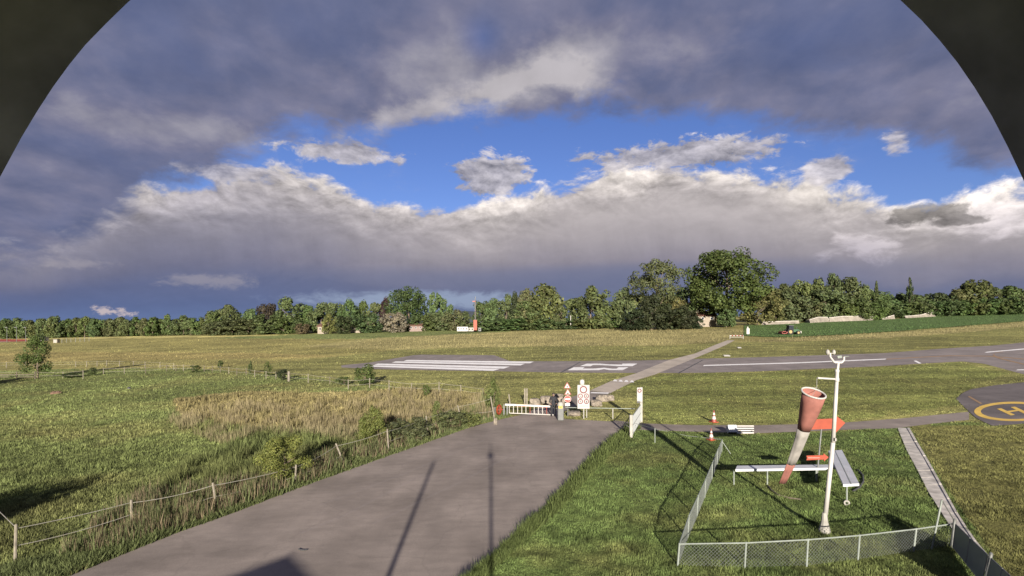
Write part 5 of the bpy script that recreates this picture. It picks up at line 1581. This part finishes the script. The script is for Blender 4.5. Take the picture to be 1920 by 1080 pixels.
# ------------------------------------------------------------------ person behind the barrier
pb = P(1037.5, 781); pb = At(1037.5, 781, pb.y); pb.z = gz(pb.x, pb.y) + 0.012
HT = (781 - 737.5) * pb.y / F
def person(base, H):
    s = H / 1.75
    J = {'pel': (0, 0, .95), 'sp': (0, .01, 1.15), 'ch': (0, .01, 1.38), 'nk': (0, 0, 1.50), 'hd0': (0, -.02, 1.57), 'hd1': (0, -.035, 1.66), 'hd2': (0, -.02, 1.725),
         'shl': (-.19, .01, 1.42), 'ell': (-.27, .02, 1.16), 'wrl': (-.22, -.16, .98), 'pml': (-.20, -.22, .945), 'shr': (.19, .01, 1.42), 'elr': (.27, .02, 1.16), 'wrr': (.23, -.15, .97), 'pmr': (.21, -.21, .935),
         'hpl': (-.10, 0, .90), 'knl': (-.115, -.02, .50), 'anl': (-.12, .02, .09), 'tol': (-.135, -.14, .035), 'hpr': (.10, 0, .90), 'knr': (.115, -.03, .50), 'anr': (.12, .01, .09), 'tor': (.14, -.15, .035)}
    Rr = {'pel': .145, 'sp': .14, 'ch': .155, 'nk': .062, 'hd0': .075, 'hd1': .095, 'hd2': .07, 'shl': .085, 'ell': .062, 'wrl': .04, 'pml': .035, 'shr': .085, 'elr': .062, 'wrr': .04, 'pmr': .035,
          'hpl': .105, 'knl': .072, 'anl': .05, 'tol': .038, 'hpr': .105, 'knr': .072, 'anr': .05, 'tor': .038}
    E = [('pel', 'sp'), ('sp', 'ch'), ('ch', 'nk'), ('nk', 'hd0'), ('hd0', 'hd1'), ('hd1', 'hd2'), ('ch', 'shl'), ('shl', 'ell'), ('ell', 'wrl'), ('wrl', 'pml'), ('ch', 'shr'), ('shr', 'elr'), ('elr', 'wrr'), ('wrr', 'pmr'),
         ('pel', 'hpl'), ('hpl', 'knl'), ('knl', 'anl'), ('anl', 'tol'), ('pel', 'hpr'), ('hpr', 'knr'), ('knr', 'anr'), ('anr', 'tor')]
    for sd, sg in (('l', -1), ('r', 1)):
        pm = Vector(J['pm' + sd])
        for f_, (dx_, ln) in enumerate(((-.026, .075), (-.009, .085), (.009, .08), (.024, .062))):
            a = pm + Vector((dx_, -.03, -.005)); b_ = a + Vector((0, -ln * .55, -.012)); c_ = b_ + Vector((0, -ln * .3, -.03))
            for nm, q_, r_ in ((f'f{f_}a' + sd, a, .010), (f'f{f_}b' + sd, b_, .009), (f'f{f_}c' + sd, c_, .0075)):
                J[nm] = tuple(q_); Rr[nm] = r_
            E += [('pm' + sd, f'f{f_}a' + sd), (f'f{f_}a' + sd, f'f{f_}b' + sd), (f'f{f_}b' + sd, f'f{f_}c' + sd)]
        a = pm + Vector((-sg * .038, .0, -.005)); b_ = a + Vector((-sg * .02, -.04, -.01))
        J['ta' + sd] = tuple(a); J['tb' + sd] = tuple(b_); Rr['ta' + sd] = .011; Rr['tb' + sd] = .009
        E += [('pm' + sd, 'ta' + sd), ('ta' + sd, 'tb' + sd)]
    nm = list(J); ix = {n_: i for i, n_ in enumerate(nm)}
    me = bpy.data.meshes.new('person')
    me.from_pydata([tuple(Vector(J[n_]) * s) for n_ in nm], [(ix[a], ix[b_]) for a, b_ in E], [])
    ob = bpy.data.objects.new('person_rig', me); COL.objects.link(ob)
    ob.modifiers.new('skin', 'SKIN')
    for i, n_ in enumerate(nm):
        me.skin_vertices[0].data[i].radius = (Rr[n_] * s, Rr[n_] * s * (0.8 if n_ in ('pel', 'sp', 'ch') else 1))
    me.skin_vertices[0].data[ix['pel']].use_root = True
    sb = ob.modifiers.new('sub', 'SUBSURF'); sb.levels = 1; sb.render_levels = 1
    dg = bpy.context.evaluated_depsgraph_get()
    m2 = bpy.data.meshes.new_from_object(ob.evaluated_get(dg))
    bpy.data.objects.remove(ob)
    m2.name = 'person'
    for m_ in ('skin', 'jacket', 'trousers', 'tyre'):
        m2.materials.append(MAT[m_])
    for pg in m2.polygons:
        c_ = pg.center / s
        pg.use_smooth = True
        hand = abs(c_.x) > .12 and c_.y < -.155 and c_.z < 1.02 and c_.z > .8
        pg.material_index = 0 if (c_.z > 1.505 or hand) else (1 if c_.z > .86 or (abs(c_.x) > .17 and c_.z > .8) else (2 if c_.z > .11 else 3))
    p_ = bpy.data.objects.new('person', m2); COL.objects.link(p_); p_.location = base
    ORG[p_.name] = Vector(base)
    tag(p_, 'person in black jacket and dark trousers standing behind the barrier', 'person')
    mb = MB(); mb.lathe([(.088, 0), (.104, .03), (.10, .07), (.07, .105), (.02, .12)], Vector(base) + Vector((0, 0.012, 1.655)) * s, n=16)
    for i, v in enumerate(mb.v):
        pass
    mb.build('hair', MAT['hair'], p_, True)
    mb = MB(); mb.lathe([(.012, 0), (.02, .02), (.006, .05)], Vector(base) + Vector((0, -.135, 1.615)) * s, n=8); mb.build('nose', MAT['skin'], p_, True)
    mb = MB()
    for sg in (-1, 1):
        mb.disc(Vector(base) + Vector((sg * .034, -.122, 1.665)) * s, (0, 1, 0), .011 * s, .012 * s, 8)
    mb.box(Vector(base) + Vector((0, -.115, 1.585)) * s, (.045 * s, .014 * s, .009 * s))
    mb.build('eyes_and_mouth', MAT['hair'], p_)
    mb = MB(); mb.lathe([(.088, 0), (.098, .03), (.09, .07)], Vector(base) + Vector((0, .0, 1.455)) * s, n=14); mb.build('collar', MAT['jacket'], p_, True)
    return p_
person(pb, HT)
# ------------------------------------------------------------------ traffic cones
def cone(px, by, ty, label):
    c = P(px, by); h_ = (by - ty) * c.y / F
    o = thing('traffic_cone', label, 'cone', c, 'traffic cones by the service path')
    r = h_ * 0.22
    mb = MB(); mb.box(c + Vector((0, 0, 0.02)), (r * 2.5, r * 2.5, 0.05), Euler((0, 0, 0.3))); mb.build('base', MAT['orange'], o)
    z = [0.04, 0.26, 0.50, 0.60, 0.80, 1.0]; rr = [1.0, 0.78, 0.54, 0.45, 0.28, 0.14]
    for i in range(5):
        mb = MB(); mb.lathe([(r * rr[i], h_ * z[i]), (r * rr[i + 1], h_ * z[i + 1])], c, n=18); mb.build('cone_body' if i % 2 == 0 else 'white_band', MAT['coral' if i % 2 == 0 else 'white'], o, False)
    return o
cone(1338.5, 791.5, 769, 'far traffic cone standing on the grass behind the service path')
cone(1333.5, 825, 803, 'near traffic cone standing at the fence corner')

# white lamp box and striped marker board on the path
c = P(1372, 812.5); k = c.y / F; Dc = c.y
o = thing('marker_box', 'white square box on short legs beside the striped board', 'box', c)
mb = MB(); mb.box(At(1372, 805, Dc), (16 * k, 0.35, 13.5 * k), Euler((-0.5, 0, 0))); mb.build('panel', MAT['tboard'], o)
for px in (1366, 1378):
    mb = MB(); mb.tube(At(px, 816, Dc + .05), At(px, 806, Dc + .1), 0.02, 0.02, 6); mb.build('leg', MAT['steel'], o)
o = thing('striped_board', 'black and white striped board lying right of the white box', 'board', P(1397, 816))
for i in range(7):
    y = 799.5 + i * 2.1
    a = At(1381.5, y, Dc + .35 - i * .1); b = At(1413, y - 0.2, Dc + .35 - i * .1)
    mb = MB(); mb.box((a + b) / 2, ((b - a).length, 0.10, 0.075), Euler((-0.5, 0, 0))); mb.build('stripe_slat', MAT['white' if i % 2 == 0 else 'black'], o)
for px in (1386, 1408):
    mb = MB(); mb.box(At(px, 811, Dc - .05) + Vector((0, .2, -.06)), (0.05, 0.9, 0.05), Euler((-0.45, 0, 0))); mb.build('bearer', MAT['steel'], o)

# ------------------------------------------------------------------ wind mast with sensors, and the limp windsock
mbse = P(1546, 998); Dm = mbse.y
k = Dm / F
o = thing('wind_mast', 'white slightly leaning wind mast with side arm and sensor fork', 'mast', mbse)
def W(px, py, dy=0.0): return At(px, py, Dm + dy)
mb = MB(); mb.lathe([(0.19, -0.05), (0.17, 0.05), (0.10, 0.34), (0.07, 0.62)], mbse, n=10); bs = mb.build('base_socket', MAT['offwhite'], o)
for t in range(6):
    a = t * math.pi / 3; mb = MB(); mb.tube(mbse + Vector((math.cos(a) * .15, math.sin(a) * .15, -.02)), mbse + Vector((math.cos(a) * .15, math.sin(a) * .15, .12)), 0.02, 0.02, 6); mb.build('anchor_bolt', MAT['steel'], bs)
mb = MB(); mb.tube(W(1547.5, 965), W(1562, 830), 0.072, 0.062, 14); mb.tube(W(1562, 830), W(1569, 716), 0.062, 0.050, 14); mb.build('lower_tube', MAT['white'], o, True)
mb = MB(); mb.lathe([(0.05, 0), (0.068, 0.02), (0.068, 0.1), (0.055, 0.14), (0.055, 0.3), (0.064, 0.32), (0.064, 0.38), (0.04, 0.4)], W(1569, 716), (0.03, 0, 1), 14); mb.build('collar', MAT['white'], o, True)
mb = MB(); mb.tube(W(1569.6, 700), W(1572, 681), 0.04, 0.036, 12); mb.build('upper_tube', MAT['white'], o, True)
mb = MB(); mb.path([W(1556.5, 662), W(1556.8, 669.5), W(1564.5, 679.5), W(1578, 680), W(1582.5, 675), W(1582.5, 669)], 0.03, 10); mb.build('sensor_fork', MAT['white'], o)
for px, py, r_ in ((1552, 660.5, 0.062), (1563.5, 660.5, 0.058)):
    mb = MB(); mb.lathe([(0.01, -r_ * 1.5), (r_ * .8, -r_ * .8), (r_, 0), (r_ * .8, r_ * .8), (0.01, r_ * 1.5)], W(px, py, 0.05 if px > 1556 else -.05), n=12); mb.build('anemometer_cup', MAT['offwhite'], o, True)
mb = MB(); mb.path([W(1552, 662), W(1556.5, 662), W(1563.5, 663)], 0.012, 6); mb.build('cup_spindle', MAT['offwhite'], o)
mb = MB(); mb.prism([W(1570, 667.5), W(1578, 666.5), W(1579, 671), W(1571, 672)], (0, 0.03, 0)); mb.tube(W(1582.5, 668.5), W(1592, 668), 0.012, 0.008, 6); mb.build('wind_vane', MAT['fencegrey'], o)
mb = MB(); mb.tube(W(1566, 710.8), W(1533, 708.8, -.1), 0.03, 0.03, 10); mb.build('side_arm', MAT['white'], o)
mb = MB(); mb.box(W(1566, 824, -.1), (0.05, 0.06, 0.09)); mb.build('bracket', MAT['offwhite'], o)

arm_end = W(1531.5, 709.5, -.1)
mouth = W(1525.5, 737, -0.62)
tail = W(1466.5, 906, 0.62)
o = thing('windsock', 'limp faded windsock, red and greyish white, hanging from the mast arm', 'windsock', tail)
ax = (tail - mouth)
Ls = ax.length; ax.normalize()
A1 = Vector((1, 0, 0)); A1 = (A1 - ax * A1.dot(ax)).normalized(); A2 = ax.cross(A1)
prof_t = [0, .1, .2, .3, .385, .46, .54, .62, .7, .775, .85, .92, 1.0]
prof_r = [.33, .305, .27, .228, .192, .182, .172, .16, .148, .135, .125, .115, .105]
prof_f = [1, 1, 1, .95, .85, .75, .65, .6, .55, .5, .4, .35, .3]     # flattening as it hangs limp
NS = 40
def sock_pt(i, j):
    t = prof_t[i]; a = 2 * math.pi * j / NS
    r = prof_r[i] * (1 + (0.05 + 0.12 * t) * math.sin(a * 5 + t * 7) * t + 0.03 * math.sin(a * 3 + 2 * t))
    bend = A1 * (0.10 * math.sin(t * math.pi)) 
    return mouth + ax * (t * Ls) + bend + A1 * (math.cos(a) * r) + A2 * (math.sin(a) * r * prof_f[i])
def sock_part(name, i0, i1, m):
    mb = MB(); vs = [sock_pt(i, j) for i in range(i0, i1 + 1) for j in range(NS)]
    fs = [(r_ * NS + j, r_ * NS + (j + 1) % NS, (r_ + 1) * NS + (j + 1) % NS, (r_ + 1) * NS + j) for r_ in range(i1 - i0) for j in range(NS)]
    mb.add(vs, fs); ob = mb.build(name, MAT[m], o, True)
    so = ob.modifiers.new('thick', 'SOLIDIFY'); so.thickness = 0.004
    return ob
sock_part('red_mouth_section', 0, 4, 'sockred')
wsec = sock_part('white_middle_section', 4, 9, 'sockwhite')
sock_part('red_tail_section', 9, 12, 'sockred')
mb = MB(); pts = [mouth + A1 * math.cos(t) * .333 + A2 * math.sin(t) * .333 for t in np.linspace(0, 2 * math.pi, 33)]; mb.path(pts, 0.026, 6); mb.build('mouth_ring', MAT['white'], o)
mb = MB()
for t in (0.3, 2.2, 4.2):
    mb.path([mouth + A1 * math.cos(t) * .33 + A2 * math.sin(t) * .33, arm_end - Vector((0, 0, 0.28))], 0.006, 4)
mb.path([arm_end - Vector((0, 0, 0.28)), arm_end], 0.007, 4); mb.build('rope', MAT['offwhite'], o)
lc = sock_pt(5, 30).lerp(sock_pt(6, 30), 0.3)
nrm_ = (Vector((0, 0, CAM_H)) - lc).normalized()
mb = MB(); mb.ring(lc + nrm_ * 0.03, nrm_, 0.035, 0.065, 0.01, 20); mb.build('printed_ring', MAT['sockblue'], wsec)

# ------------------------------------------------------------------ landing T on legs
o = thing('landing_T', 'large white landing direction T on short legs inside the wire fence', 'signal T', P(1532, 900))
def slab_between(a, b, c_, d_, th):
    m_ = MB(); m_.prism([a, b, c_, d_], (0, 0, -th)); return m_
dT = P(1460, 912).y
zt = At(1470, 882, dT).z
def onz(px, py, z):
    v = (CY - py) / F; d_ = (z - CAM_H) / v; return Vector(((px - CX) / F * d_, d_, z))
mb = slab_between(onz(1379, 880, zt), onz(1560, 877.0, zt), onz(1588, 870.5, zt), onz(1382, 873, zt), 0.09); mb.build('stem', MAT['tboard'], o)
zc = zt + 0.10
mb = slab_between(onz(1581, 908, zc), onz(1611, 906.5, zc), onz(1578.5, 843.5, zc), onz(1553, 845, zc), 0.09); cb = mb.build('crossbar', MAT['tboard'], o)
for a_, b_ in (((1579, 872), (1561, 884)),):
    pass
m_ = slab_between(onz(1595, 907.4, zc + .006), onz(1597, 907.3, zc + .006), onz(1566, 844.2, zc + .006), onz(1565, 844.3, zc + .006), 0.004); m_.build('seam', MAT['fencegrey'], cb)
for px, py, zz, by in ((1378, 883, zt, 908), (1441, 884, zt, 912), (1533, 881, zt, 906), (1591, 912, zc, 933), (1557, 850, zc, 868)):
    t_ = onz(px, py, zz - 0.09); t_.z = zz - 0.08
    g_ = gz(t_.x, t_.y); mb = MB(); mb.tube((t_.x, t_.y + .1, g_ - 0.05), (t_.x, t_.y + .1, zz - 0.085), 0.03, 0.03, 8); mb.build('leg', MAT['fencegrey'], o)
t_ = onz(1591, 912, zc); mb = MB(); mb.ring((t_.x, t_.y + .1, gz(t_.x, t_.y) + 0.09), (0.3, 1, 0), 0.05, 0.1, 0.05, 14); mb.build('wheel', MAT['offwhite'], o)

# direction sign: big orange arrow and small red arrow on one post
b_ = P(1531, 903); Da = b_.y
k = Da / F
o = thing('arrow_sign', 'post with a large orange arrow above a small red arrow, both pointing right', 'sign', b_)
def Q(px, py, dy=0.0): return At(px, py, Da + dy)
mb = MB(); mb.tube(b_, Q(1540.5, 800), 0.032, 0.032, 8); mb.build('post', MAT['steel'], o)
mb = MB(); mb.prism([Q(1500, 787.5, -.05), Q(1567, 784.5, -.05), Q(1567, 778.5, -.05), Q(1585, 793, -.05), Q(1567, 811.5, -.05), Q(1567, 804, -.05), Q(1500, 806, -.05)], (0, 0.04, 0)); mb.build('large_arrow', MAT['orange'], o)
mb = MB(); mb.prism([Q(1512, 854.5, -.06), Q(1544, 853.5, -.06), Q(1544, 850, -.06), Q(1554, 857.5, -.06), Q(1545, 865, -.06), Q(1545, 861.5, -.06), Q(1512, 863, -.06), Q(1513.5, 858.6, -.06)], (0, 0.03, 0)); sm = mb.build('small_arrow', MAT['orange'], o)
mb = MB(); mb.box(Q(1526, 858.4, -.065), (22 * k, 0.006, 0.9 * k)); mb.build('arrow_print', MAT['offwhite'], sm)
# hose lying on the lawn
o_pts = [P(1440, 912, .03), P(1446, 920, .03), P(1460, 930, .03), P(1480, 935, .03), P(1502, 938, .03)]
mb = MB(); mb.path(o_pts, 0.03, 6); hz_ = mb.build('hose', MAT['wood'], None, False, o_pts[0]); tag(hz_, 'thin brownish hose lying on the lawn below the T', 'hose')
mb = MB(); o_pts = [P(1608, 882, .03), P(1618, 892, .03), P(1619, 904, .03), P(1612, 915, .03), P(1600, 922, .03)]
mb.path(o_pts, 0.035, 6); h2 = mb.build('hose', MAT['darkgrey'], None, False, o_pts[0]); tag(h2, 'dark curved hose around the right end of the T crossbar', 'hose')

# ------------------------------------------------------------------ wire mesh fence round the wind mast
def wire_bay(a, b, h0, h1, sp=0.10, w=0.0085):
    """Diamond mesh between two posts as crossing flat wires."""
    L = (b - a).length; d = (b - a) / L; n_ = d.cross(Vector((0, 0, 1))).normalized() * 0.004
    mb = MB(); H = min(h0, h1)
    def hgt(s): return h0 + (h1 - h0) * s / L
    t = -H
    while t < L:
        for sg in (0, 1):
            s0, s1 = (t, t + H) if sg == 0 else (t + H, t)
            z0, z1 = 0.0, 1.0
            lo, hi = min(s0, s1), max(s0, s1)
            # clip along the wire to the bay
            def at(s):
                f = (s - s0) / (s1 - s0)
                return f
            c0 = max(lo, 0); c1 = min(hi, L)
            if c1 - c0 < 0.02: continue
            f0, f1 = at(c0), at(c1)
            p0 = a + d * c0 + Vector((0, 0, 0.03 + f0 * (hgt(c0) - 0.05))); p1 = a + d * c1 + Vector((0, 0, 0.03 + f1 * (hgt(c1) - 0.05)))
            e_ = n_ * (1 if sg else -1)
            mb.tube(p0 + e_, p1 + e_, w / 2, w / 2, 3, False)
        t += sp
    return mb


o = thing('mesh_fence', 'low pale grey chain link fence around the wind mast lawn', 'fence', P(1400, 1062))
FR = [(1274, 1020, 1062, 4), (1399, 1018, 1066, 3), (1515, 1012, 1062, 3), (1612, 1004, 1050, 4), (1718, 992, 1035, 6), (1788, 982, 1024, 6)]
FL = [(1274, 1020, 1062, 4), (1292, 967, 1010, 3), (1309, 930, 970, 3), (1323, 899, 933, 2), (1336, 868, 900, 2), (1346, 843, 872, 2), (1354, 825, 848, 1)]
for run in (FR, FL):
    ps = []
    for i, (px, ty, by, lx) in enumerate(run):
        b = P(px - lx, by); kk = b.y / F
        hgt_ = (by - ty) * kk
        top = b + Vector((lx * kk, 0, hgt_))
        ps.append((b, top, hgt_))
        if run is FL and i == 0: continue
        mb = MB(); mb.tube(b - Vector((0, 0, .1)), top, 0.026, 0.026, 8); mb.lathe([(.028, 0), (.03, .015), (.012, .03)], top, n=8); mb.build('post', MAT['fencegrey'], o)
    for (b0, t0, h0), (b1, t1, h1) in zip(ps[:-1], ps[1:]):
        mb = MB(); mb.tube(t0, t1, 0.02, 0.02, 6); mb.build('top_rail', MAT['fencegrey'], o)
        m_ = wire_bay(Vector((b0.x, b0.y, b0.z)).lerp(Vector((t0.x, t0.y, b0.z)), .5), Vector((b1.x, b1.y, b1.z)).lerp(Vector((t1.x, t1.y, b1.z)), .5), h0, h1)
        m_.build('wire_mesh', MAT['wire'], o)
# stay of the far corner post, low continuation to the pedestrian gate
t0 = P(1354, 848); mb = MB(); mb.tube(t0 + Vector((0, 0, .55)), P(1370, 851), 0.018, 0.018, 6); mb.build('stay', MAT['fencegrey'], o)
o = thing('low_rail', 'thin low rail and posts from the white gate to the near cone', 'railing', P(1228, 830))
b = P(1228, 830); kk = b.y / F
mb = MB(); mb.tube(b, b + Vector((0, 0, 27 * kk)), 0.025, 0.025, 8); mb.build('post', MAT['fencegrey'], o)
e = P(1352, 846); mb = MB(); mb.path([P(1192, 814, 0.62), b + Vector((0, 0, 26 * kk)), b.lerp(e, .5) + Vector((0, 0, .58)), e + Vector((0, 0, .6))], 0.012, 6); mb.build('wire_rail', MAT['wire'], o)

# tall slanting frame at the right corner and the panel gate
o = thing('corner_frame', 'slanting steel post with brace at the right end of the mesh fence', 'post', P(1748, 1028))
b = P(1747, 1030); kk = b.y / F; t = At(1766, 937, b.y)
mb = MB(); mb.tube(b, t, 0.024, 0.024, 8); mb.build('post', MAT['fencegrey'], o)
cpt = P(1786, 1026); mb = MB(); mb.tube(t, At(1790, 977, cpt.y), 0.018, 0.018, 8); mb.build('brace', MAT['steel'], o)

o = thing('panel_gate', 'grey green panel gate with steel frames at the lower right corner', 'gate', P(1835, 1100))
gp = [(1790, 976, 1027, 6), (1858, 1040, 1104, 14), (1910, 1086, 1165, 20)]
pts_ = []
for px, ty, by, lx in gp:
    b = P(px - lx, by); kk = b.y / F; top = b + Vector((lx * kk, 0, (by - ty) * kk)); pts_.append((b, top))
    mb = MB(); mb.tube(b - Vector((0, 0, .1)), top, 0.04, 0.04, 8); mb.lathe([(.045, 0), (.045, .03), (.015, .06)], top, n=10); mb.build('post', MAT['steel'], o)
for (b0, t0), (b1, t1) in zip(pts_[:-1], pts_[1:]):
    for s0, s1 in ((0.06, 0.49), (0.51, 0.95)):
        q = [b0.lerp(b1, s0) + (t0 - b0).lerp(t1 - b1, s0) * .10, b0.lerp(b1, s1) + (t0 - b0).lerp(t1 - b1, s1) * .10, b0.lerp(b1, s1) + (t0 - b0).lerp(t1 - b1, s1) * .92, b0.lerp(b1, s0) + (t0 - b0).lerp(t1 - b1, s0) * .92]
        nn = (q[1] - q[0]).cross(q[3] - q[0]).normalized()
        mb = MB(); mb.prism(q, nn * 0.02); pn = mb.build('panel', MAT['frosted'], o)
        for a_, c_ in zip(q, q[1:] + q[:1]):
            mb = MB(); mb.tube(a_ + nn * .01, c_ + nn * .01, 0.018, 0.018, 6); mb.build('frame_bar', MAT['steel'], pn)

# ------------------------------------------------------------------ webcam on its pole: the hood frames the picture's upper corners; its shadow lies on the road
o = thing('webcam', 'dark curved hood of the webcam housing around the upper picture corners', 'camera', (0, -0.12, gz(0, -0.12)))
rim = [(-140, 640), (-70, 470), (-30, 388), (0, 332), (40, 258), (70, 208), (100, 162), (130, 121), (160, 84), (200, 43), (240, 4), (300, -45), (420, -120), (600, -200), (780, -245), (960, -260),
       (1140, -245), (1320, -200), (1500, -120), (1620, -45), (1688, 0), (1728, 38), (1762, 76), (1795, 117), (1828, 165), (1860, 218), (1890, 276), (1922, 344), (1950, 405), (1990, 490), (2060, 660)]
DR = 0.12
inner = [At(x, y, DR) for x, y in rim]
def ringpts(scale, y):
    return [Vector((p.x * scale, y, CAM_H + (p.z - CAM_H) * scale)) for p in inner]
lay = [(1.0, DR), (1.02, 0.10), (1.03, 0.072), (1.09, 0.070), (1.10, 0.03), (1.10, -0.05), (1.16, -0.05), (1.16, 0.03), (1.07, DR)]
mb = MB(); n = len(rim)
vs = []
for s_, y_ in lay:
    vs += ringpts(s_, y_)
fs = []
for r_ in range(len(lay)):
    r2 = (r_ + 1) % len(lay)
    for i in range(n - 1):
        fs.append((r_ * n + i, r_ * n + i + 1, r2 * n + i + 1, r2 * n + i))
mb.add(vs, fs); mb.build('hood', MAT['hood'], o, True)
mb = MB(); mb.box((0, -0.13, CAM_H + 0.01), (0.29, 0.14, 0.24)); bdy = mb.build('housing', MAT['grey'], o)
bv = bdy.modifiers.new('bevel', 'BEVEL'); bv.width = 0.03; bv.segments = 3
mb = MB(); mb.tube((0, -0.13, CAM_H - 0.1), (0, -0.13, CAM_H - 0.5), 0.03, 0.03, 10); mb.tube((-0.0, -0.13, CAM_H - .3), (0.32, -0.13, CAM_H - .3), 0.03, 0.03, 8); mb.build('bracket', MAT['steel'], o)
mb = MB(); mb.tube((0.02, -0.13, gz(0, -.13) - .2), (0.02, -0.13, CAM_H - 0.45), 0.07, 0.05, 12); mb.build('pole', MAT['steel'], o)
mb = MB(); mb.tube((0, -0.13, CAM_H + 0.12), (0, -0.13, CAM_H + 0.75), 0.03, 0.025, 8); mb.build('aerial', MAT['steel'], o)
# neighbouring pole and the club house behind the camera, known by their shadows on the road
o = thing('lamp_post', 'plain pole beside the webcam, seen only by its shadow on the road', 'pole', (-2.75, -1.5, gz(-2.75, -1.5)))
mb = MB(); mb.tube((-2.75, -1.5, -0.3), (-2.75, -1.5, 7.0), 0.085, 0.07, 12); mb.build('shaft', MAT['steel'], o)
mb = MB(); mb.lathe([(0.075, 0), (0.09, 0.03), (0.03, 0.1)], (-2.75, -1.5, 7.0), n=12); mb.build('cap', MAT['steel'], o)
hx_, hy0, hy1, hw = -5.9, -12.0, -4.4, 8.0
o = thing('club_house', 'gabled hut behind the camera, seen only by its roof shadow on the road', 'house', (hx_, hy1, gz(hx_, hy1)))
mb = MB(); mb.prism([(hx_ - hw / 2, hy1, -.4), (hx_ + hw / 2, hy1, -.4), (hx_ + hw / 2, hy1, 3.6), (hx_, hy1, 4.8), (hx_ - hw / 2, hy1, 3.6)], (0, hy0 - hy1, 0)); mb.build('wall', MAT['cream'], o)
for s_ in (-1, 1):
    mb = MB(); mb.prism([(hx_, hy1 + .3, 4.92), (hx_ + s_ * (hw / 2 + .4), hy1 + .3, 3.58), (hx_ + s_ * (hw / 2 + .4), hy1 + .3, 3.72), (hx_, hy1 + .3, 5.06)], (0, hy0 - hy1 - .6, 0)); mb.build('roof', MAT['rooftile'], o)

# twig lying on the road
pts = [P(560, 1031, .03), P(565, 1033.5, .035), P(571, 1034, .04), P(576, 1032.5, .03)]
mb = MB(); mb.path(pts, 0.02, 6); tag(mb.build('twig', MAT['darkgrey'], None, False, pts[0]), 'small dark curved twig lying on the road before the roof shadow', 'twig')
